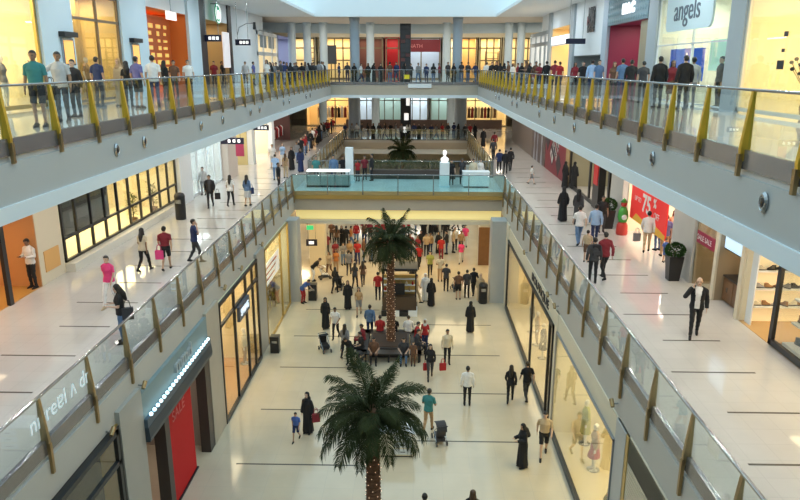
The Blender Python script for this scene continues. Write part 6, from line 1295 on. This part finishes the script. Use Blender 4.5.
person(-4.88, 39.55, 0, 20, 'woman in black pushing a stroller under the bridge', top='longsleeve:black', bottom='trousers:black', fem=True, h=1.66, pose='push', hair='long dark')
person(-6.58, 41.91, 0, 90, 'person in black leaning over the white stroller', top='tee:black', bottom='trousers:white', fem=False, h=1.75, pose='bend')
person(-3.74, 40.55, 0, 10, 'man in charcoal under the bridge, behind the robed woman', top='tee:charcoal', bottom='trousers:black', fem=True, h=1.66, pose='walk', hair='long dark')
person(-3.27, 40.97, 0, 350, 'woman in brown top under the bridge next to the man in charcoal', top='tee:brown', bottom='trousers:charcoal', fem=True, h=1.66, pose='walk', hair='long dark')
person(-5.28, 43.74, 0, 180, 'woman in orange top and tan trousers in the crowd beneath the yellow edge', top='tee:orange', bottom='trousers:tan', fem=True, h=1.66, pose='stand', hair='long dark')
person(-5.67, 43.22, 0, 200, 'person in beige next to the woman in orange', top='tee:beige', bottom='trousers:brown', fem=True, h=1.66, pose='walk', hair='long dark')
person(-4.38, 43.28, 0, 0, 'man in grey in the crowd between the columns', top='tee:grey', bottom='trousers:charcoal', fem=False, h=1.75, pose='walk')
person(-6.52, 51.69, 0, 180, 'person in brown just below the yellow bridge edge', top='tee:brown', bottom='trousers:black', fem=False, h=1.75, pose='hold')
person(-5.24, 50.13, 0, 0, 'tall person in black below the yellow bridge edge', top='longsleeve:black', bottom='trousers:black', fem=False, h=1.75, pose='hold')
person(-6.44, 47.91, 0, 170, 'person in dark red in the crowd near the navy sign', top='tee:dark red', bottom='trousers:black', fem=False, h=1.75, pose='stand')
person(-4.01, 45.89, 0, 180, 'person in red beside the palm crown under the bridge', top='tee:red', bottom='trousers:navy', fem=False, h=1.75, pose='hold')
person(-4.08, 52.72, 0, 0, 'person in dark red below the bridge by the palm fronds', top='tee:dark red', bottom='trousers:black', fem=False, h=1.75, pose='stand')
person(-7.25, 49.57, 0, 180, 'person in beige and jeans near the exit sign', top='tee:beige', bottom='trousers:denim', fem=False, h=1.75, pose='walk')
person(0.64, 53.85, 0, 0, 'person in black below the bridge, right of the palm fronds', top='longsleeve:black', bottom='trousers:black', fem=False, h=1.75, pose='walk')
person(1.54, 54.21, 0, 0, 'person in charcoal below the middle of the bridge', top='tee:charcoal', bottom='trousers:black', fem=False, h=1.75, pose='walk')
person(2.37, 52.59, 0, 180, 'person in black robe-like coat below the bridge', top='longsleeve:black', bottom='trousers:black', fem=False, h=1.75, pose='stand')
person(0.82, 48.14, 0, 180, 'person in beige in the crowd right of the palm', top='tee:beige', bottom='trousers:black', fem=False, h=1.75, pose='hold')
person(0.28, 45.04, 0, 170, 'person in red beside the kiosk in the crowd', top='tee:red', bottom='trousers:black', fem=False, h=1.75, pose='walk')
person(1.86, 47.09, 0, 0, 'person all in red in the crowd under the bridge', top='tee:red', bottom='trousers:dark red', fem=False, h=1.75, pose='stand')
person(3.00, 49.91, 0, 180, 'person in white and black near the wooden door', top='tee:white', bottom='trousers:black', fem=False, h=1.75, pose='stand')
person(3.25, 46.36, 0, 190, 'woman in pink top and pale trousers near the wooden door', top='tee:pink', bottom='trousers:light grey', fem=True, h=1.66, pose='walk', hair='long dark')
person(3.84, 50.78, 0, 180, 'person in bright pink further back near the wooden door', top='tee:pink', bottom='trousers:white', fem=False, h=1.75, pose='stand')
person(1.00, 43.21, 0, 180, 'person in yellow-green top in the crowd under the bridge', top='tee:olive', bottom='trousers:black', fem=False, h=1.75, pose='walk')
person(1.63, 42.14, 0, 180, 'person in cream top near the robed couple', top='tee:cream', bottom='trousers:tan', fem=False, h=1.75, pose='hold')
person(1.93, 40.12, 0, 10, 'slim man in charcoal beyond the robed couple', top='tee:charcoal', bottom='trousers:black', fem=False, h=1.75, pose='hold')
person(0.63, 38.27, 0, 180, 'man in white robe next to a woman in black robe', top='kandura:white', bottom='ghutra:white', fem=False, h=1.7)
person(0.95, 37.37, 0, 0, 'woman in black robe next to a man in white robe', top='abaya:black', bottom='scarf:black', fem=True, h=1.7)
person(2.59, 38.58, 0, 0, 'person in brown, first of the dark trio by the loaded stroller', top='tee:brown', bottom='shorts:black', fem=False, h=1.75, pose='stand')
person(3.12, 38.92, 0, 0, 'person in charcoal, middle of the dark trio', top='longsleeve:charcoal', bottom='trousers:black', fem=False, h=1.75, pose='stand')
person(3.56, 39.39, 0, 350, 'person in black, nearest the tall bin in the dark trio', top='longsleeve:black', bottom='trousers:black', fem=False, h=1.75, pose='walk')
person(3.87, 38.32, 0, 180, 'woman in beige robe leaning by the tall round bin', top='kandura:beige', bottom='scarf:beige', fem=True, h=1.7)
person(-1.99, 43.35, 0, 0, 'person in black behind the lit palm trunk', top='tee:black', bottom='trousers:black', fem=False, h=1.75, pose='stand')
person(-1.20, 46.49, 0, 180, 'person in grey behind the palm fronds', top='tee:grey', bottom='trousers:black', fem=False, h=1.75, pose='hold')
person(0.06, 38.00, 0, 90, 'shop assistant in beige beside the black kiosk', top='tee:beige', bottom='trousers:beige', fem=False, h=1.75, pose='walk')
person(-0.18, 41.06, 0, 180, 'person in black beside the black kiosk canopy', top='longsleeve:black', bottom='trousers:black', fem=False, h=1.75, pose='walk')
person(-2.18, 38.33, 0, 0, 'person in red top at the trunk side of the black kiosk', top='tee:red', bottom='trousers:black', fem=False, h=1.75, pose='stand')
person(-5.96, 50.10, 0, 0, 'person in brown top, black trousers, first from the exit sign, deepest row under the bridge', top='tee:brown', bottom='trousers:black', fem=True, h=1.78, hair='long dark', pose='stand', group='crowd deep under the bridge')
person(-5.63, 50.66, 0, 180, 'woman in black robe, second from the exit sign, deepest row under the bridge', top='abaya:black', bottom='scarf:black', fem=True, h=1.65, pose='hold', group='crowd deep under the bridge')
person(-4.95, 50.78, 0, 90, 'person in orange top, denim trousers, third from the exit sign, deepest row under the bridge', top='tee:orange', bottom='trousers:denim', fem=False, h=1.63, pose='walk', group='crowd deep under the bridge')
person(-4.56, 51.27, 0, 180, 'person in red top, denim trousers, fourth from the exit sign, deepest row under the bridge', top='longsleeve:red', bottom='trousers:denim', fem=True, h=1.8, hair='long brown', pose='stand', group='crowd deep under the bridge')
person(-3.95, 51.42, 0, 180, 'person in brown top, navy trousers, fifth from the exit sign, deepest row under the bridge', top='tee:brown', bottom='trousers:navy', fem=True, h=1.7, hair='long dark', pose='stand', group='crowd deep under the bridge')
person(-3.53, 51.87, 0, 200, 'person in maroon top, black trousers, sixth from the exit sign, deepest row under the bridge', top='tee:dark red', bottom='trousers:black', fem=False, h=1.76, pose='stand', group='crowd deep under the bridge')
person(-2.96, 52.12, 0, 0, 'person in red top, navy trousers, seventh from the exit sign, deepest row under the bridge', top='longsleeve:red', bottom='trousers:navy', fem=False, h=1.65, pose='hold', group='crowd deep under the bridge')
person(-2.52, 52.93, 0, 150, 'person in red top, black trousers, eighth from the exit sign, deepest row under the bridge', top='longsleeve:red', bottom='trousers:black', fem=True, h=1.65, hair='dark', pose='stand', group='crowd deep under the bridge')
person(-1.92, 52.71, 0, 150, 'woman in black robe, ninth from the exit sign, deepest row under the bridge', top='abaya:black', bottom='scarf:black', fem=True, h=1.65, pose='stand', group='crowd deep under the bridge')
person(-1.59, 53.46, 0, 270, 'person in orange top, charcoal trousers, tenth from the exit sign, deepest row under the bridge', top='longsleeve:orange', bottom='trousers:charcoal', fem=False, h=1.62, pose='stand', group='crowd deep under the bridge')
person(-0.97, 53.59, 0, 150, 'person in red top, denim trousers, eleventh from the exit sign, deepest row under the bridge', top='tee:red', bottom='trousers:denim', fem=True, h=1.72, hair='dark', pose='hold', group='crowd deep under the bridge')
person(-0.53, 54.04, 0, 270, 'person in red top, black trousers, twelfth from the exit sign, deepest row under the bridge', top='longsleeve:red', bottom='trousers:black', fem=False, h=1.71, pose='stand', group='crowd deep under the bridge')
person(0.02, 54.58, 0, 90, 'person in beige top, denim trousers, thirteenth from the exit sign, deepest row under the bridge', top='longsleeve:beige', bottom='trousers:denim', fem=False, h=1.68, pose='hold', group='crowd deep under the bridge')
person(0.74, 54.51, 0, 0, 'woman in black robe, fourteenth from the exit sign, deepest row under the bridge', top='abaya:black', bottom='scarf:black', fem=True, h=1.65, pose='stand', group='crowd deep under the bridge')
person(1.29, 54.96, 0, 0, 'woman in black robe, fifteenth from the exit sign, deepest row under the bridge', top='abaya:black', bottom='scarf:black', fem=True, h=1.65, pose='stand', group='crowd deep under the bridge')
person(1.75, 55.41, 0, 0, 'woman in black robe, sixteenth from the exit sign, deepest row under the bridge', top='abaya:black', bottom='scarf:black', fem=True, h=1.65, pose='stand', group='crowd deep under the bridge')
person(2.32, 55.66, 0, 200, 'person in grey top, charcoal trousers, seventeenth from the exit sign, deepest row under the bridge', top='tee:grey', bottom='trousers:charcoal', fem=True, h=1.67, hair='long dark', pose='stand', group='crowd deep under the bridge')
person(2.84, 56.24, 0, 90, 'person in beige top, charcoal trousers, eighteenth from the exit sign, deepest row under the bridge', top='tee:beige', bottom='trousers:charcoal', fem=False, h=1.73, pose='stand', group='crowd deep under the bridge')
person(3.42, 56.48, 0, 90, 'person in orange top, black trousers, nineteenth from the exit sign, deepest row under the bridge', top='longsleeve:orange', bottom='trousers:black', fem=False, h=1.64, pose='walk', group='crowd deep under the bridge')
person(4.11, 56.84, 0, 150, 'person in maroon top, black trousers, twentieth from the exit sign, deepest row under the bridge', top='tee:dark red', bottom='trousers:black', fem=False, h=1.63, pose='walk', group='crowd deep under the bridge')
person(-5.57, 45.90, 0, 150, 'person in maroon top, navy trousers, first from the exit sign, middle row under the bridge', top='tee:dark red', bottom='trousers:navy', fem=False, h=1.7, pose='stand', group='crowd under the bridge')
person(-5.00, 45.62, 0, 150, 'person in grey top, denim trousers, second from the exit sign, middle row under the bridge', top='longsleeve:grey', bottom='trousers:denim', fem=False, h=1.65, pose='hold', group='crowd under the bridge')
person(-4.60, 46.15, 0, 180, 'person in tan top, black trousers, third from the exit sign, middle row under the bridge', top='longsleeve:tan', bottom='trousers:black', fem=True, h=1.71, hair='dark', pose='walk', group='crowd under the bridge')
person(-4.26, 46.74, 0, 90, 'person in black top, navy trousers, fourth from the exit sign, middle row under the bridge', top='tee:black', bottom='trousers:navy', fem=False, h=1.65, pose='stand', group='crowd under the bridge')
person(-3.63, 46.39, 0, 90, 'person in brown top, denim trousers, fifth from the exit sign, middle row under the bridge', top='longsleeve:brown', bottom='trousers:denim', fem=False, h=1.79, pose='stand', group='crowd under the bridge')
person(-3.08, 46.69, 0, 270, 'person in grey top, denim trousers, sixth from the exit sign, middle row under the bridge', top='tee:grey', bottom='trousers:denim', fem=False, h=1.81, pose='stand', group='crowd under the bridge')
person(-2.48, 46.87, 0, 180, 'person in maroon top, charcoal trousers, seventh from the exit sign, middle row under the bridge', top='tee:dark red', bottom='trousers:charcoal', fem=False, h=1.78, pose='walk', group='crowd under the bridge')
person(-2.00, 47.28, 0, 200, 'person in beige top, black trousers, eighth from the exit sign, middle row under the bridge', top='longsleeve:beige', bottom='trousers:black', fem=True, h=1.63, hair='dark', pose='stand', group='crowd under the bridge')
person(-1.38, 47.39, 0, 270, 'woman in black robe, ninth from the exit sign, middle row under the bridge', top='abaya:black', bottom='scarf:black', fem=True, h=1.65, pose='stand', group='crowd under the bridge')
person(-0.84, 47.71, 0, 0, 'woman in black robe, tenth from the exit sign, middle row under the bridge', top='abaya:black', bottom='scarf:black', fem=True, h=1.65, pose='walk', group='crowd under the bridge')
person(-0.35, 48.09, 0, 180, 'person in maroon top, navy trousers, eleventh from the exit sign, middle row under the bridge', top='tee:dark red', bottom='trousers:navy', fem=False, h=1.71, pose='stand', group='crowd under the bridge')
person(0.19, 47.76, 0, 200, 'person in maroon top, denim trousers, twelfth from the exit sign, middle row under the bridge', top='longsleeve:dark red', bottom='trousers:denim', fem=True, h=1.64, hair='long brown', pose='walk', group='crowd under the bridge')
person(0.42, 48.68, 0, 180, 'person in black top, charcoal trousers, thirteenth from the exit sign, middle row under the bridge', top='longsleeve:black', bottom='trousers:charcoal', fem=True, h=1.8, hair='dark', pose='stand', group='crowd under the bridge')
person(1.13, 48.68, 0, 200, 'person in tan top, navy trousers, fourteenth from the exit sign, middle row under the bridge', top='longsleeve:tan', bottom='trousers:navy', fem=True, h=1.65, hair='dark', pose='stand', group='crowd under the bridge')
person(1.73, 48.89, 0, 200, 'woman in black robe, fifteenth from the exit sign, middle row under the bridge', top='abaya:black', bottom='scarf:black', fem=True, h=1.65, pose='stand', group='crowd under the bridge')
person(2.34, 48.71, 0, 270, 'person in black top, navy trousers, sixteenth from the exit sign, middle row under the bridge', top='longsleeve:black', bottom='trousers:navy', fem=False, h=1.79, pose='hold', group='crowd under the bridge')
person(2.83, 49.11, 0, 90, 'person in beige top, black trousers, seventeenth from the exit sign, middle row under the bridge', top='tee:beige', bottom='trousers:black', fem=False, h=1.77, pose='stand', group='crowd under the bridge')
person(3.43, 49.42, 0, 180, 'person in tan top, navy trousers, eighteenth from the exit sign, middle row under the bridge', top='longsleeve:tan', bottom='trousers:navy', fem=False, h=1.63, pose='stand', group='crowd under the bridge')
for a in ((-9.05, 17.15, 12.62, 0, 'black', 'black bag in the hand of the man in teal'), (-9.55, 24.35, 6.45, .2, 'pink', 'bright pink bag carried by the woman in black leggings'), (-3.66, 22.95, .55, .3, 'dark red', 'red bag carried by the robed woman beside the child'), (1.28, 28.15, .28, .2, 'red', 'bright red shopping bag carried by the woman by the bench'), (.55, 28.2, .25, .2, 'red', 'second red shopping bag of the woman by the bench'), (-9.05, 36.9, 6.62, .4, 'navy', 'dark handbag of the woman in the denim jacket'), (-10.72, 36.2, 6.45, .3, 'black', 'black case carried by the suited man on the gallery'), (9.22, 27.75, 6.42, .2, 'grey', 'grey bag carried by the man in white before the sale poster'), (-7.86, 17.42, 6.72, .4, 'charcoal', 'dark shoulder bag of the long-haired woman at the gallery railing')):
    bag(*a)
r = thing('backpack', 'dark backpack on the back of the person in charcoal on the gallery', 'backpack', (6.36, 23.28, 7.0)); MB().box(-.15, .15, -.10, .08, 0, .42).build('body', cloth('black'), r, bevel=.04); MB().box(-.11, .11, -.15, -.10, .05, .22).build('pocket', cloth('charcoal'), r, bevel=.02)
